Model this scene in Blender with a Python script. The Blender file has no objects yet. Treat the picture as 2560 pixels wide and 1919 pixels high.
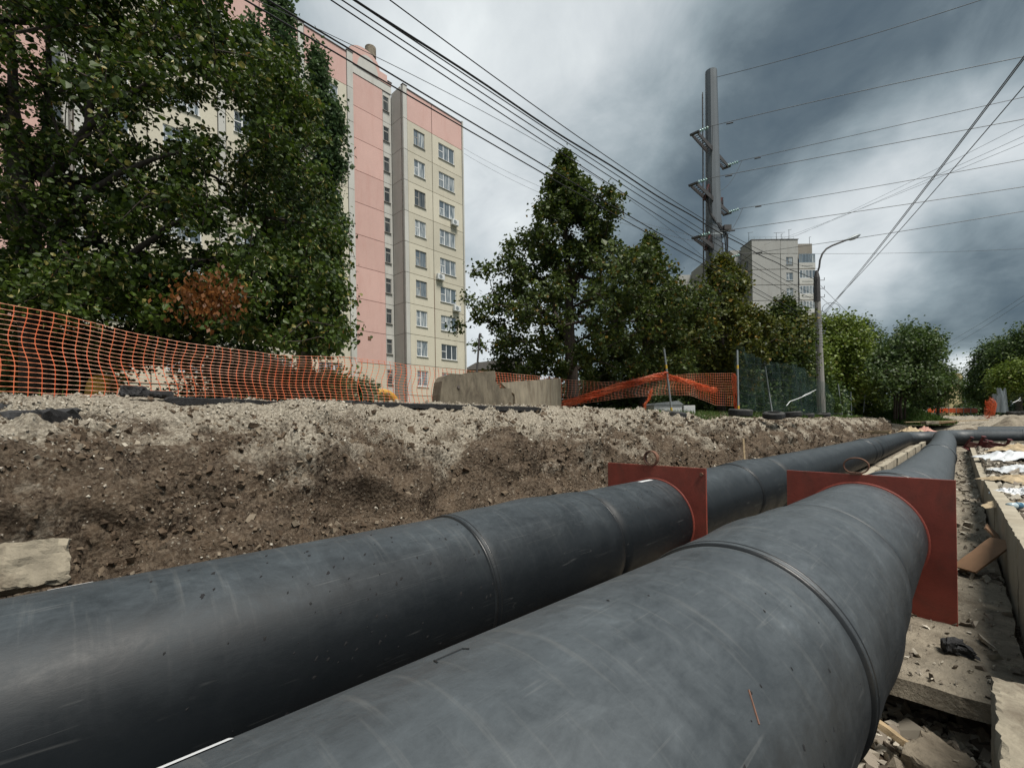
import bpy, math, random
import numpy as np
from mathutils import Vector, Matrix, noise
random.seed(7); rng = np.random.default_rng(7)
SC = bpy.context.scene
COL = SC.collection
PI = math.pi
# ------------------------------------------------------------------ camera
F = 1130.0                       # focal length in px of a 2560 px wide frame
ROLL = 0.0157
PPY = 1061.0                     # row of the horizon in the middle column
cam_d = bpy.data.cameras.new('camera'); cam = bpy.data.objects.new('camera', cam_d); COL.objects.link(cam)
cam_d.sensor_width = 36; cam_d.lens = 36 * F / 2560; cam_d.shift_y = (PPY - 959.5) / 2560
cam_d.clip_start = 0.02; cam_d.clip_end = 3000
ca, sa = math.cos(ROLL), math.sin(ROLL)
cam.matrix_world = Matrix(((ca, sa, 0, 0), (0, 0, -1, 0), (-sa, ca, 0, 0), (0, 0, 0, 1)))
SC.camera = cam
# ------------------------------------------------------------------ exposure
SC.view_settings.view_transform = 'Standard'; SC.view_settings.look = 'None'
SC.view_settings.exposure = 1.68; SC.view_settings.gamma = 1.0; SC.view_settings.use_curve_mapping = False
SC.render.film_transparent = False
SC.cycles.max_bounces = 6; SC.cycles.transparent_max_bounces = 12

def ray(x, y):
    a = (x - 1280) / F; b = -(y - PPY) / F
    return a * ca + b * sa, -a * sa + b * ca
# ------------------------------------------------------------------ sky
W = bpy.data.worlds.new('World'); SC.world = W; W.use_nodes = True
nt = W.node_tree; nt.nodes.clear()
def wn(t, **k):
    n = nt.nodes.new(t)
    for a, b in k.items(): setattr(n, a, b)
    return n
def wl(a, b): nt.links.new(a, b)
def wmath(op, a, b=None, clamp=False):
    n = wn('ShaderNodeMath', operation=op); n.use_clamp = clamp
    for i, v in enumerate((a, b)):
        if v is None: continue
        if isinstance(v, (int, float)): n.inputs[i].default_value = v
        else: wl(v, n.inputs[i])
    return n.outputs[0]
SUN_AZ_VEC = Vector((0.28, -0.36, 0.89)).normalized()
tc = wn('ShaderNodeTexCoord')
sky = wn('ShaderNodeTexSky', sky_type='NISHITA', sun_disc=False)
sky.sun_elevation = math.asin(SUN_AZ_VEC.z); sky.sun_rotation = math.atan2(SUN_AZ_VEC.x, SUN_AZ_VEC.y)
sep = wn('ShaderNodeSeparateXYZ'); wl(tc.outputs['Generated'], sep.inputs[0])
zc = wmath('MAXIMUM', sep.outputs[2], 0.0)
zz = wmath('ADD', zc, 0.42)
px = wmath('DIVIDE', sep.outputs[0], zz); py = wmath('DIVIDE', sep.outputs[1], zz)
cmb = wn('ShaderNodeCombineXYZ'); wl(px, cmb.inputs[0]); wl(py, cmb.inputs[1])
def wnoise(vec, scale, detail, rough, dist=0.0, loc=(0, 0, 0), rot=0, sc=(1, 1, 1)):
    mp = wn('ShaderNodeMapping'); mp.inputs['Location'].default_value = loc; mp.inputs['Rotation'].default_value = (0, 0, rot)
    mp.inputs['Scale'].default_value = sc; wl(vec, mp.inputs[0])
    n = wn('ShaderNodeTexNoise'); n.inputs['Scale'].default_value = scale; n.inputs['Detail'].default_value = detail
    n.inputs['Roughness'].default_value = rough; n.inputs['Distortion'].default_value = dist; wl(mp.outputs[0], n.inputs['Vector'])
    return n
n1 = wnoise(cmb.outputs[0], 1.7, 8, 0.60, 0.15, (3.1, 1.7, 0), 0.5, (1.0, 0.85, 1))
n2 = wnoise(cmb.outputs[0], 4.6, 9, 0.60, 0.35, (8.3, 4.2, 0), 0.6, (1.0, 0.85, 1))
nw = wnoise(tc.outputs['Generated'], 2.6, 4, 0.55, 0.2, (5, 2, 1))
# warped direction, so that the cloud masses have torn edges
sub = wn('ShaderNodeVectorMath', operation='SUBTRACT'); wl(nw.outputs['Color'], sub.inputs[0]); sub.inputs[1].default_value = (0.5, 0.5, 0.5)
scl = wn('ShaderNodeVectorMath', operation='SCALE'); wl(sub.outputs[0], scl.inputs[0]); scl.inputs['Scale'].default_value = 0.34
add = wn('ShaderNodeVectorMath', operation='ADD'); wl(tc.outputs['Generated'], add.inputs[0]); wl(scl.outputs[0], add.inputs[1])
nrm = wn('ShaderNodeVectorMath', operation='NORMALIZE'); wl(add.outputs[0], nrm.inputs[0])
# masses of the storm sky: (direction through a point of the frame, angular radius in degrees, amount)
MASSES = [(1330, 120, 26, 0.38), (900, 60, 16, 0.08), (1930, 330, 21, -0.21), (1560, 520, 16, -0.20), (2250, 60, 18, -0.12),
          (1220, 680, 13, 0.26), (2260, 590, 14, 0.28), (2470, 480, 9, 0.16), (2500, 200, 12, -0.02), (2420, 840, 11, -0.20), (2120, 700, 9, 0.20), (1240, 900, 10, 0.32),
          (2560, 660, 8, -0.22), (2400, 945, 3.0, 0.75), (2480, 950, 3.0, 0.5)]
L = wmath('MULTIPLY_ADD', n1.outputs['Fac'], 0.46)
L.node.inputs[2].default_value = 0.20
L = wmath('ADD', L, wmath('MULTIPLY', wmath('SUBTRACT', n2.outputs['Fac'], 0.5), 0.62))
for x, y, deg, amp in MASSES:
    rx, rz = ray(x, y); d = Vector((rx, 1, rz)).normalized()
    dp = wn('ShaderNodeVectorMath', operation='DOT_PRODUCT'); wl(nrm.outputs[0] if deg > 4 else tc.outputs['Generated'], dp.inputs[0]); dp.inputs[1].default_value = d
    mr = wn('ShaderNodeMapRange', interpolation_type='SMOOTHSTEP'); wl(dp.outputs['Value'], mr.inputs['Value'])
    mr.inputs['From Min'].default_value = math.cos(math.radians(deg)); mr.inputs['From Max'].default_value = 1.0
    mr.inputs['To Min'].default_value = 0; mr.inputs['To Max'].default_value = amp
    L = wmath('ADD', L, mr.outputs[0])
ramp = wn('ShaderNodeValToRGB'); wl(L, ramp.inputs[0])
cr = ramp.color_ramp
cr.elements[0].position = 0.0; cr.elements[0].color = (0.058, 0.086, 0.108, 1)
cr.elements[1].position = 1.0; cr.elements[1].color = (0.74, 0.78, 0.785, 1)
for p, c in ((0.18, (0.108, 0.143, 0.163)), (0.40, (0.235, 0.288, 0.312)), (0.60, (0.400, 0.452, 0.475)), (0.80, (0.59, 0.63, 0.645))):
    e = cr.elements.new(p); e.color = (*c, 1)
sc_ = wn('ShaderNodeVectorMath', operation='SCALE'); wl(sky.outputs[0], sc_.inputs[0]); sc_.inputs['Scale'].default_value = 0.12
mx = wn('ShaderNodeMix', data_type='RGBA'); mx.inputs[0].default_value = 0.93
wl(sc_.outputs[0], mx.inputs[6]); wl(ramp.outputs[0], mx.inputs[7])
bg = wn('ShaderNodeBackground'); bg.inputs['Strength'].default_value = 0.365; wl(mx.outputs[2], bg.inputs[0])
ow = wn('ShaderNodeOutputWorld'); wl(bg.outputs[0], ow.inputs[0])
# ------------------------------------------------------------------ sun behind thin cloud
sd = bpy.data.lights.new('sun', 'SUN'); sd.energy = 1.5; sd.angle = math.radians(22); sd.color = (1.0, 0.95, 0.87)
sun = bpy.data.objects.new('sun', sd); COL.objects.link(sun)
sun.rotation_euler = SUN_AZ_VEC.to_track_quat('Z', 'Y').to_euler()

# ------------------------------------------------------------------ frames
D = Vector((0.703, 0.711, 0)); N = Vector((-0.711, 0.703, 0))       # along the trench / across it, to the left
D.normalize(); N = Vector((-D.y, D.x, 0))
def st(t, h, z=0.0): return D * t + N * h + Vector((0, 0, z))
def ptH(x, y, h):
    rx, rz = ray(x, y); d = Vector((rx, 1, rz)); k = h / d.dot(N); return d * k
def ptY(x, y, Y):
    rx, rz = ray(x, y); return Vector((rx * Y, Y, rz * Y))
def tOf(x, y, h): return ptH(x, y, h).dot(D)
def fb(x, y, z=0.0, o=4, s=1.0):
    return noise.fractal(Vector((x * s, y * s, z * s)), 1.0, 2.0, o)
# ------------------------------------------------------------------ mesh helper
class MB:
    def __init__(s): s.v = []; s.f = []; s.m = []
    def add(s, vs, fs, mi=0):
        o = len(s.v); s.v.extend([tuple(p) for p in vs]); s.f.extend([tuple(i + o for i in f) for f in fs]); s.m.extend([mi] * len(fs)); return s
    def hexa(s, p, mi=0):      # 8 corners: bottom ring 0-3, top ring 4-7
        return s.add(p, [(3, 2, 1, 0), (4, 5, 6, 7), (0, 1, 5, 4), (1, 2, 6, 5), (2, 3, 7, 6), (3, 0, 4, 7)], mi)
    def box(s, a, b, mi=0, M=None):
        (x0, y0, z0), (x1, y1, z1) = a, b
        p = [Vector(q) for q in ((x0, y0, z0), (x1, y0, z0), (x1, y1, z0), (x0, y1, z0), (x0, y0, z1), (x1, y0, z1), (x1, y1, z1), (x0, y1, z1))]
        if M is not None: p = [M @ q for q in p]
        return s.hexa(p, mi)
    def tube(s, pts, r, n=6, mi=0, caps=True, closed=False):
        pts = [Vector(p) for p in pts]; k = len(pts)
        rs = r if isinstance(r, (list, tuple)) else [r] * k
        vs = []; up = None
        for i, p in enumerate(pts):
            if closed: d = pts[(i + 1) % k] - pts[i - 1]
            else: d = pts[min(i + 1, k - 1)] - pts[max(i - 1, 0)]
            if d.length < 1e-9: d = Vector((0, 0, 1))
            d.normalize()
            if up is None:
                up = Vector((0, 0, 1)) if abs(d.z) < 0.9 else Vector((1, 0, 0))
            a = d.cross(up)
            if a.length < 1e-6: a = d.cross(Vector((1, 0.3, 0)))
            a.normalize(); b = a.cross(d); b.normalize(); up = b
            for j in range(n):
                th = 2 * PI * j / n; vs.append(p + (a * math.cos(th) + b * math.sin(th)) * rs[i])
        fs = []
        for i in range(k if closed else k - 1):
            i2 = (i + 1) % k
            for j in range(n):
                j2 = (j + 1) % n; fs.append((i * n + j, i2 * n + j, i2 * n + j2, i * n + j2))
        if caps and not closed:
            fs.append(tuple(range(n))); fs.append(tuple((k - 1) * n + j for j in reversed(range(n))))
        return s.add(vs, fs, mi)
    def lathe(s, prof, n=24, mi=0, M=None, a0=0, a1=2 * PI):   # prof: (axial x, radius); axis local x
        full = abs(a1 - a0 - 2 * PI) < 1e-6; c = n if full else n + 1; vs = []
        for (x, r) in prof:
            for j in range(c):
                th = a0 + (a1 - a0) * j / n; p = Vector((x, r * math.cos(th), r * math.sin(th))); vs.append(M @ p if M is not None else p)
        fs = []
        for i in range(len(prof) - 1):
            for j in range(n):
                j2 = (j + 1) % c; fs.append((i * c + j, i * c + j2, (i + 1) * c + j2, (i + 1) * c + j))
        return s.add(vs, fs, mi)
    def prism(s, poly, d, mi=0):      # poly: list of Vector, d: extrusion vector
        k = len(poly); vs = [Vector(p) for p in poly] + [Vector(p) + Vector(d) for p in poly]
        fs = [tuple(reversed(range(k))), tuple(range(k, 2 * k))] + [(i, (i + 1) % k, k + (i + 1) % k, k + i) for i in range(k)]
        return s.add(vs, fs, mi)
    def mesh(s, name, mats, smooth=False):
        me = bpy.data.meshes.new(name); me.from_pydata(s.v, [], s.f)
        for m in (mats if isinstance(mats, (list, tuple)) else [mats]): me.materials.append(m)
        if any(s.m): me.polygons.foreach_set('material_index', s.m)
        if smooth: me.polygons.foreach_set('use_smooth', [True] * len(s.f))
        me.update(); return me
    def build(s, name, mats, parent=None, smooth=False, world=True, bevel=0):
        me = s.mesh(name, mats, smooth); o = link(name, me, parent)
        if parent is not None and world:
            me.transform(parent_matrix(parent).inverted()); me.update()
        if smooth == 'auto': pass
        if bevel:
            b = o.modifiers.new('bevel', 'BEVEL'); b.width = bevel; b.segments = 2; b.limit_method = 'ANGLE'
        return o
def parent_matrix(p):
    M = Matrix.Identity(4); q = p
    while q is not None:
        M = Matrix.LocRotScale(q.location, q.rotation_euler, q.scale) @ M; q = q.parent
    return M
def link(name, data, parent=None):
    o = bpy.data.objects.new(name, data); COL.objects.link(o)
    if parent is not None: o.parent = parent
    return o
def tag(o, label=None, cat=None, group=None, kind=None):
    if label: o['label'] = label
    if cat: o['category'] = cat
    if group: o['group'] = group
    if kind: o['kind'] = kind
    return o
def root(name, loc=(0, 0, 0), rz=0.0, label=None, cat=None, group=None, rot=None):
    o = bpy.data.objects.new(name, None); COL.objects.link(o); o.empty_display_size = 0.2
    o.location = loc; o.rotation_euler = rot if rot is not None else (0, 0, rz)
    return tag(o, label, cat, group)
def kids(o): return [c for c in bpy.data.objects if c.parent == o]
def copy_tree(o, children_of, parent=None):
    c = o.copy(); COL.objects.link(c); c.parent = parent
    for k in children_of.get(o, ()): copy_tree(k, children_of, c)
    return c
def child_map():
    m = {}
    for o in bpy.data.objects:
        if o.parent is not None: m.setdefault(o.parent, []).append(o)
    return m
def bigmesh(name, V, Fq, mat, parent=None, smooth=False, nper=None):
    """V (n,3) float, Fq (m,k) int, all faces with k corners"""
    V = np.asarray(V, dtype=np.float32); Fq = np.asarray(Fq, dtype=np.int32); k = Fq.shape[1]
    me = bpy.data.meshes.new(name); me.vertices.add(len(V)); me.vertices.foreach_set('co', V.ravel())
    me.loops.add(Fq.size); me.loops.foreach_set('vertex_index', Fq.ravel())
    me.polygons.add(len(Fq)); me.polygons.foreach_set('loop_start', np.arange(0, Fq.size, k, dtype=np.int32)); me.polygons.foreach_set('loop_total', np.full(len(Fq), k, dtype=np.int32))
    me.polygons.foreach_set('use_smooth', np.full(len(Fq), bool(smooth)))
    me.materials.append(mat); me.update(calc_edges=True); me.validate()
    o = link(name, me, parent)
    return o
# ------------------------------------------------------------------ materials
MATS = {}
def newmat(name):
    m = bpy.data.materials.new(name); m.use_nodes = True; t = m.node_tree; t.nodes.clear()
    out = t.nodes.new('ShaderNodeOutputMaterial'); b = t.nodes.new('ShaderNodeBsdfPrincipled'); t.links.new(b.outputs[0], out.inputs[0])
    MATS[name] = m; return m, t, b, out
def tn(t, ty, **k):
    n = t.nodes.new(ty)
    for a, b in k.items(): setattr(n, a, b)
    return n
def tmix(t, fac, a, b):
    n = t.nodes.new('ShaderNodeMix'); n.data_type = 'RGBA'
    for i, v in ((0, fac), (6, a), (7, b)):
        if hasattr(v, 'node'): t.links.new(v, n.inputs[i])
        elif i == 0: n.inputs[0].default_value = v
        else: n.inputs[i].default_value = (*v[:3], 1)
    return n.outputs[2]
def tnoise(t, vec, scale, detail=5, rough=0.6, dist=0, sc=(1, 1, 1), loc=(0, 0, 0)):
    mp = t.nodes.new('ShaderNodeMapping'); mp.inputs['Scale'].default_value = sc; mp.inputs['Location'].default_value = loc; t.links.new(vec, mp.inputs[0])
    n = t.nodes.new('ShaderNodeTexNoise'); n.inputs['Scale'].default_value = scale; n.inputs['Detail'].default_value = detail
    n.inputs['Roughness'].default_value = rough; n.inputs['Distortion'].default_value = dist; t.links.new(mp.outputs[0], n.inputs['Vector']); return n.outputs['Fac']
def tramp(t, fac, stops):
    n = t.nodes.new('ShaderNodeValToRGB'); t.links.new(fac, n.inputs[0]); e = n.color_ramp.elements
    e[0].position = stops[0][0]; e[0].color = col4(stops[0][1]); e[1].position = stops[-1][0]; e[1].color = col4(stops[-1][1])
    for p, c in stops[1:-1]: q = e.new(p); q.color = col4(c)
    return n.outputs[0]
def col4(c):
    if isinstance(c, (int, float)): return (c, c, c, 1)
    return (*c[:3], 1)
def tmath(t, op, a, b=0.0, clamp=False):
    n = t.nodes.new('ShaderNodeMath'); n.operation = op; n.use_clamp = clamp
    for i, v in enumerate((a, b)):
        if hasattr(v, 'node'): t.links.new(v, n.inputs[i])
        else: n.inputs[i].default_value = v
    return n.outputs[0]
def tbump(t, b, h, strength=0.5, dist=0.02):
    n = t.nodes.new('ShaderNodeBump'); n.inputs['Strength'].default_value = strength; n.inputs['Distance'].default_value = dist
    t.links.new(h, n.inputs['Height']); t.links.new(n.outputs[0], b.inputs['Normal']); return n
def coord(t, which='Object'):
    return t.nodes.new('ShaderNodeTexCoord').outputs[which]
def geo(t, which): return t.nodes.new('ShaderNodeNewGeometry').outputs[which]
def mat_simple(name, c, rough=0.7, var=0.25, scale=6, bump=0.2, bscale=40, metal=0.0, stain=None, sfac=0.5, sscale=1.2, sc=(1, 1, 1), world=False, spec=0.5, bdist=0.01):
    m, t, b, o = newmat(name)
    P = geo(t, 'Position') if world else coord(t)
    n = tnoise(t, P, scale, 6, 0.65, sc=sc)
    c2 = tuple(x * (1 + var) for x in c); c1 = tuple(x * (1 - var) for x in c)
    base = tmix(t, tramp(t, n, [(0.3, 0), (0.7, 1)]), c1, c2)
    if stain is not None:
        s = tnoise(t, P, sscale, 5, 0.7, 0.6, sc=sc, loc=(4, 1, 7)); base = tmix(t, tmath(t, 'MULTIPLY', tramp(t, s, [(0.48, 0), (0.68, 1)]), sfac), base, stain)
    t.links.new(base, b.inputs['Base Color']); b.inputs['Roughness'].default_value = rough; b.inputs['Metallic'].default_value = metal
    b.inputs['Specular IOR Level'].default_value = spec
    if bump: tbump(t, b, tnoise(t, P, bscale, 5, 0.7), bump, bdist)
    return m
def mat_leaf(name, dark, light, odd=None, oddf=0.06):
    m, t, b, o = newmat(name)
    r = geo(t, 'Random Per Island')
    P = geo(t, 'Position'); n = tnoise(t, P, 0.7, 3, 0.6)
    f = tmath(t, 'MULTIPLY_ADD', r, 0.6); f.node.inputs[2].default_value = 0.0
    f = tmath(t, 'ADD', f, tmath(t, 'MULTIPLY', n, 0.45))
    c = tmix(t, tramp(t, f, [(0.15, 0), (0.85, 1)]), dark, light)
    if odd is not None:
        wn_ = t.nodes.new('ShaderNodeTexWhiteNoise'); wn_.noise_dimensions = '1D'; t.links.new(r, wn_.inputs['W'])
        c = tmix(t, tmath(t, 'LESS_THAN', wn_.outputs['Value'], oddf), c, odd)
    t.links.new(c, b.inputs['Base Color']); b.inputs['Roughness'].default_value = 0.5; b.inputs['Specular IOR Level'].default_value = 0.35
    tr = t.nodes.new('ShaderNodeBsdfTranslucent'); t.links.new(c, tr.inputs[0])
    ms = t.nodes.new('ShaderNodeMixShader'); ms.inputs[0].default_value = 0.3
    t.links.new(b.outputs[0], ms.inputs[1]); t.links.new(tr.outputs[0], ms.inputs[2]); t.links.new(ms.outputs[0], o.inputs[0]); return m
M = {}
# black polyethylene pipe casing, dusty and scuffed, with top light painted into the colour
def mat_pipe(name, dusty, upr, spec):
    m, t, b, o = newmat(name)
    P = coord(t)
    lng = tnoise(t, P, 3.0, 6, 0.7, 0.3, sc=(0.35, 2.4, 2.4))
    rings = tnoise(t, P, 6.0, 5, 0.65, 0.2, sc=(4.0, 0.35, 0.35))
    blot = tnoise(t, P, 2.2, 7, 0.72, 0.8, loc=(3, 5, 1))
    fine = tnoise(t, P, 26, 6, 0.8, 0.5, sc=(0.5, 1.6, 1.6)); med = tnoise(t, P, 9, 9, 0.78, 0.6, sc=(0.8, 1.2, 1.2), loc=(1, 7, 2))
    d = tmath(t, 'ADD', tmath(t, 'MULTIPLY', lng, 0.16), tmath(t, 'MULTIPLY', blot, 0.34)); d = tmath(t, 'ADD', d, tmath(t, 'MULTIPLY', med, 0.38))
    d = tmath(t, 'ADD', d, tmath(t, 'MULTIPLY', fine, 0.12))
    dm = tramp(t, d, [(0.42, 0.0), (0.54, 0.40), (0.64, 1.0)])
    sn = t.nodes.new('ShaderNodeSeparateXYZ'); t.links.new(geo(t, 'Normal'), sn.inputs[0])   # painted top light over the dust: pale facing up, near black below
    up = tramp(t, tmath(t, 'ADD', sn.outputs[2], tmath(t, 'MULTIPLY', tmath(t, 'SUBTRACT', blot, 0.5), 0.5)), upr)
    film = tmath(t, 'MULTIPLY', up, tmath(t, 'MULTIPLY_ADD', dm, 0.42)); film.node.inputs[1].default_value = 1.0; fm2 = tmath(t, 'ADD', tmath(t, 'MULTIPLY', dm, 0.64), 0.32); film = tmath(t, 'MULTIPLY', up, fm2)  # film: dust patches times the painted top light
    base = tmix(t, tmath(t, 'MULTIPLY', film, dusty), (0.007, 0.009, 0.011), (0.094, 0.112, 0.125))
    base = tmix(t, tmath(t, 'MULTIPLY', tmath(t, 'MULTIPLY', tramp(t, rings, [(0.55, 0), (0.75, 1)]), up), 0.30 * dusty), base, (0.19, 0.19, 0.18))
    # scratches: thin lines from stretched voronoi
    for k, (s1, s2, rot) in enumerate(((0.35, 34, 0.35), (0.30, 42, -0.55), (0.5, 30, 1.1))):
        mp = t.nodes.new('ShaderNodeMapping'); mp.inputs['Rotation'].default_value = (0.3 * k, 0.2 * k, rot); mp.inputs['Scale'].default_value = (s1, s2, s2 * 0.3); t.links.new(P, mp.inputs[0])
        nn = t.nodes.new('ShaderNodeTexNoise'); nn.inputs['Scale'].default_value = 1.6; nn.inputs['Detail'].default_value = 1; nn.inputs['Distortion'].default_value = 0.0; t.links.new(mp.outputs[0], nn.inputs['Vector'])
        ln = tramp(t, nn.outputs['Fac'], [(0.665, 0), (0.680, 1), (0.695, 0)])
        msk = tramp(t, tnoise(t, P, 3.3, 3, 0.6, loc=(k * 3, 1, 2)), [(0.50, 0), (0.6, 1)])
        base = tmix(t, tmath(t, 'MULTIPLY', tmath(t, 'MULTIPLY', ln, msk), 0.15 * dusty), base, (0.25, 0.25, 0.24))
    t.links.new(base, b.inputs['Base Color'])
    rr = tramp(t, d, [(0.38, 0.40), (0.62, 0.64)]); t.links.new(rr, b.inputs['Roughness'])
    b.inputs['Specular IOR Level'].default_value = spec
    tbump(t, b, tmath(t, 'ADD', tmath(t, 'MULTIPLY', fine, 0.5), tmath(t, 'MULTIPLY', tnoise(t, P, 5, 3, 0.5), 1.2)), 0.22, 0.006)
    return m
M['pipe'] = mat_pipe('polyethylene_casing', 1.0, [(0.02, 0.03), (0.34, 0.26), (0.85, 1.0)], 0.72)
M['pipe_shaded'] = mat_pipe('polyethylene_casing_shaded', 0.85, [(0.22, 0.01), (0.58, 0.22), (0.95, 1.0)], 0.27)  # same casing, deeper shade painted on its sides and underside
M['pipe_far'] = mat_pipe('polyethylene_casing_far', 1.0, [(-0.35, 0.15), (0.35, 0.75), (0.9, 1.0)], 0.5)  # same casing, sides painted lighter to brighten the far runs
M['rubber_seal'] = mat_simple('black_sealing_band', (0.012, 0.013, 0.014), 0.32, 0.2, 20, 0.1)
M['white_tape'] = mat_simple('white_tape', (0.72, 0.73, 0.74), 0.5, 0.1, 12, 0.1)
M['red_oxide'] = mat_simple('red_oxide_primer', (0.260, 0.050, 0.032), 0.6, 0.26, 3.5, 0.2, 60, stain=(0.15, 0.045, 0.03), sfac=0.75, sscale=2.6)
M['rust'] = mat_simple('rusty_steel', (0.16, 0.075, 0.045), 0.7, 0.35, 20, 0.4, 80, stain=(0.08, 0.035, 0.025))
M['maroon'] = mat_simple('maroon_painted_steel', (0.10, 0.022, 0.022), 0.5, 0.25, 5, 0.1)
M['concrete'] = mat_simple('weathered_concrete', (0.235, 0.20, 0.15), 0.9, 0.35, 5, 0.8, 45, stain=(0.085, 0.066, 0.045), sfac=0.85, sscale=2.2, bdist=0.02)
M['oldslab'] = mat_simple('old_cast_slab', (0.27, 0.235, 0.175), 0.92, 0.28, 7, 0.5, 70, stain=(0.10, 0.075, 0.05), sfac=0.75, sscale=5, sc=(1, 1, 0.22), bdist=0.012)
M['oldslab_dark'] = mat_simple('old_broken_slab', (0.17, 0.145, 0.105), 0.95, 0.4, 6, 0.7, 60, stain=(0.065, 0.05, 0.035), sfac=0.8, sscale=4, sc=(1, 1, 0.4), bdist=0.02)
M['concrete_wall'] = mat_simple('trench_wall_concrete', (0.36, 0.32, 0.245), 0.9, 0.15, 3, 0.35, 55, stain=(0.22, 0.175, 0.12), sfac=0.5, sscale=2.0, sc=(1, 1, 0.5), bdist=0.01)
M['concrete_floor'] = mat_simple('trench_floor_concrete', (0.27, 0.235, 0.18), 0.92, 0.35, 3.2, 0.9, 30, stain=(0.10, 0.08, 0.055), sfac=0.8, sscale=2.2, bdist=0.03)
M['asphalt'] = mat_simple('broken_asphalt', (0.028, 0.028, 0.030), 0.85, 0.4, 30, 0.8, 60, stain=(0.10, 0.10, 0.10), sfac=0.25, sscale=14, bdist=0.02)
M['road'] = mat_simple('old_asphalt', (0.07, 0.066, 0.06), 0.95, 0.3, 0.8, 0.3, 8, world=True)
M['wood'] = mat_simple('old_timber', (0.36, 0.27, 0.16), 0.85, 0.3, 6, 0.5, 50, sc=(0.3, 3, 3))
M['cardboard'] = mat_simple('brown_board', (0.21, 0.12, 0.065), 0.8, 0.2, 4, 0.15)
M['stone'] = mat_simple('rubble_stone', (0.36, 0.31, 0.24), 0.9, 0.3, 7, 0.6, 40, stain=(0.18, 0.14, 0.10), bdist=0.015)
M['film'] = mat_simple('white_film', (0.62, 0.64, 0.66), 0.4, 0.12, 5, 0.3, 14, bdist=0.03)
M['cloth'] = mat_simple('beige_cloth', (0.42, 0.33, 0.21), 0.95, 0.25, 5, 0.5, 20, bdist=0.03)
M['tyre'] = mat_simple('tyre_rubber', (0.030, 0.031, 0.032), 0.8, 0.3, 9, 0.5, 40, stain=(0.13, 0.12, 0.10), sfac=0.4, sscale=5)
M['galv'] = mat_simple('galvanised_steel', (0.30, 0.33, 0.34), 0.5, 0.12, 3, 0.05, metal=0.35, stain=(0.2, 0.21, 0.21), sc=(1, 1, 0.2))
M['polesteel'] = mat_simple('galvanised_mast', (0.105, 0.122, 0.135), 0.55, 0.10, 1.2, 0.04, metal=0.25, stain=(0.16, 0.18, 0.19), sfac=0.5, sscale=0.6, sc=(1, 1, 0.3))
M['darksteel'] = mat_simple('dark_steel', (0.045, 0.042, 0.042), 0.6, 0.3, 8, 0.1)
M['wire'] = mat_simple('black_cable', (0.015, 0.016, 0.018), 0.6, 0.1, 8, 0)
M['wiregrey'] = mat_simple('bare_conductor', (0.06, 0.065, 0.07), 0.5, 0.1, 8, 0)
M['polecon'] = mat_simple('concrete_post', (0.25, 0.24, 0.22), 0.9, 0.15, 3, 0.2, 40, stain=(0.15, 0.14, 0.13), sc=(1, 1, 0.3))
M['yellow'] = mat_simple('yellow_paint', (0.50, 0.27, 0.035), 0.6, 0.2, 5, 0.1)
M['yellowband'] = mat_simple('yellow_band', (0.60, 0.40, 0.04), 0.6, 0.1, 5, 0)
M['white_paint'] = mat_simple('white_paint', (0.62, 0.64, 0.64), 0.6, 0.1, 3, 0.1)
M['porcelain'] = mat_simple('brown_porcelain', (0.07, 0.035, 0.028), 0.25, 0.2, 9, 0)
M['bark'] = mat_simple('bark', (0.055, 0.043, 0.034), 0.95, 0.4, 9, 0.8, 22, sc=(2, 2, 0.4), bdist=0.03)
M['bark_pale'] = mat_simple('pale_bark', (0.13, 0.11, 0.09), 0.95, 0.4, 9, 0.8, 22, sc=(2, 2, 0.4), bdist=0.03)
m, t, b, o = newmat('green_glass'); b.inputs['Base Color'].default_value = (0.22, 0.38, 0.34, 1); b.inputs['Roughness'].default_value = 0.2; M['glassgreen'] = m
m, t, b, o = newmat('orange_plastic'); r = geo(t, 'Random Per Island'); P = geo(t, 'Position')
c = tmix(t, tramp(t, tnoise(t, P, 1.3, 4, 0.6), [(0.4, 0), (0.62, 1)]), (0.74, 0.115, 0.03), (0.80, 0.22, 0.09)); t.links.new(c, b.inputs['Base Color']); b.inputs['Roughness'].default_value = 0.45
tr = t.nodes.new('ShaderNodeBsdfTranslucent'); t.links.new(c, tr.inputs[0]); ms = t.nodes.new('ShaderNodeMixShader'); ms.inputs[0].default_value = 0.3
t.links.new(b.outputs[0], ms.inputs[1]); t.links.new(tr.outputs[0], ms.inputs[2]); t.links.new(ms.outputs[0], o.inputs[0]); M['orange'] = m
m, t, b, o = newmat('faded_orange_plastic'); P = geo(t, 'Position')
c = tmix(t, tramp(t, tnoise(t, P, 1.1, 4, 0.6), [(0.4, 0), (0.6, 1)]), (0.78, 0.27, 0.14), (0.82, 0.48, 0.35)); t.links.new(c, b.inputs['Base Color']); b.inputs['Roughness'].default_value = 0.4; M['orange_pale'] = m
m, t, b, o = newmat('green_shade_net'); b.inputs['Base Color'].default_value = (0.006, 0.030, 0.022, 1); b.inputs['Roughness'].default_value = 0.7
tp = t.nodes.new('ShaderNodeBsdfTransparent'); ms = t.nodes.new('ShaderNodeMixShader'); P = geo(t, 'Position')
t.links.new(tramp(t, tnoise(t, P, 1.1, 4, 0.6, 1.0), [(0.35, 0.15), (0.65, 0.42)]), ms.inputs[0]); t.links.new(tp.outputs[0], ms.inputs[1]); t.links.new(b.outputs[0], ms.inputs[2]); t.links.new(ms.outputs[0], o.inputs[0]); M['greennet'] = m
m, t, b, o = newmat('thin_plastic_film'); b.inputs['Base Color'].default_value = (0.55, 0.57, 0.58, 1); b.inputs['Roughness'].default_value = 0.35
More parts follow.
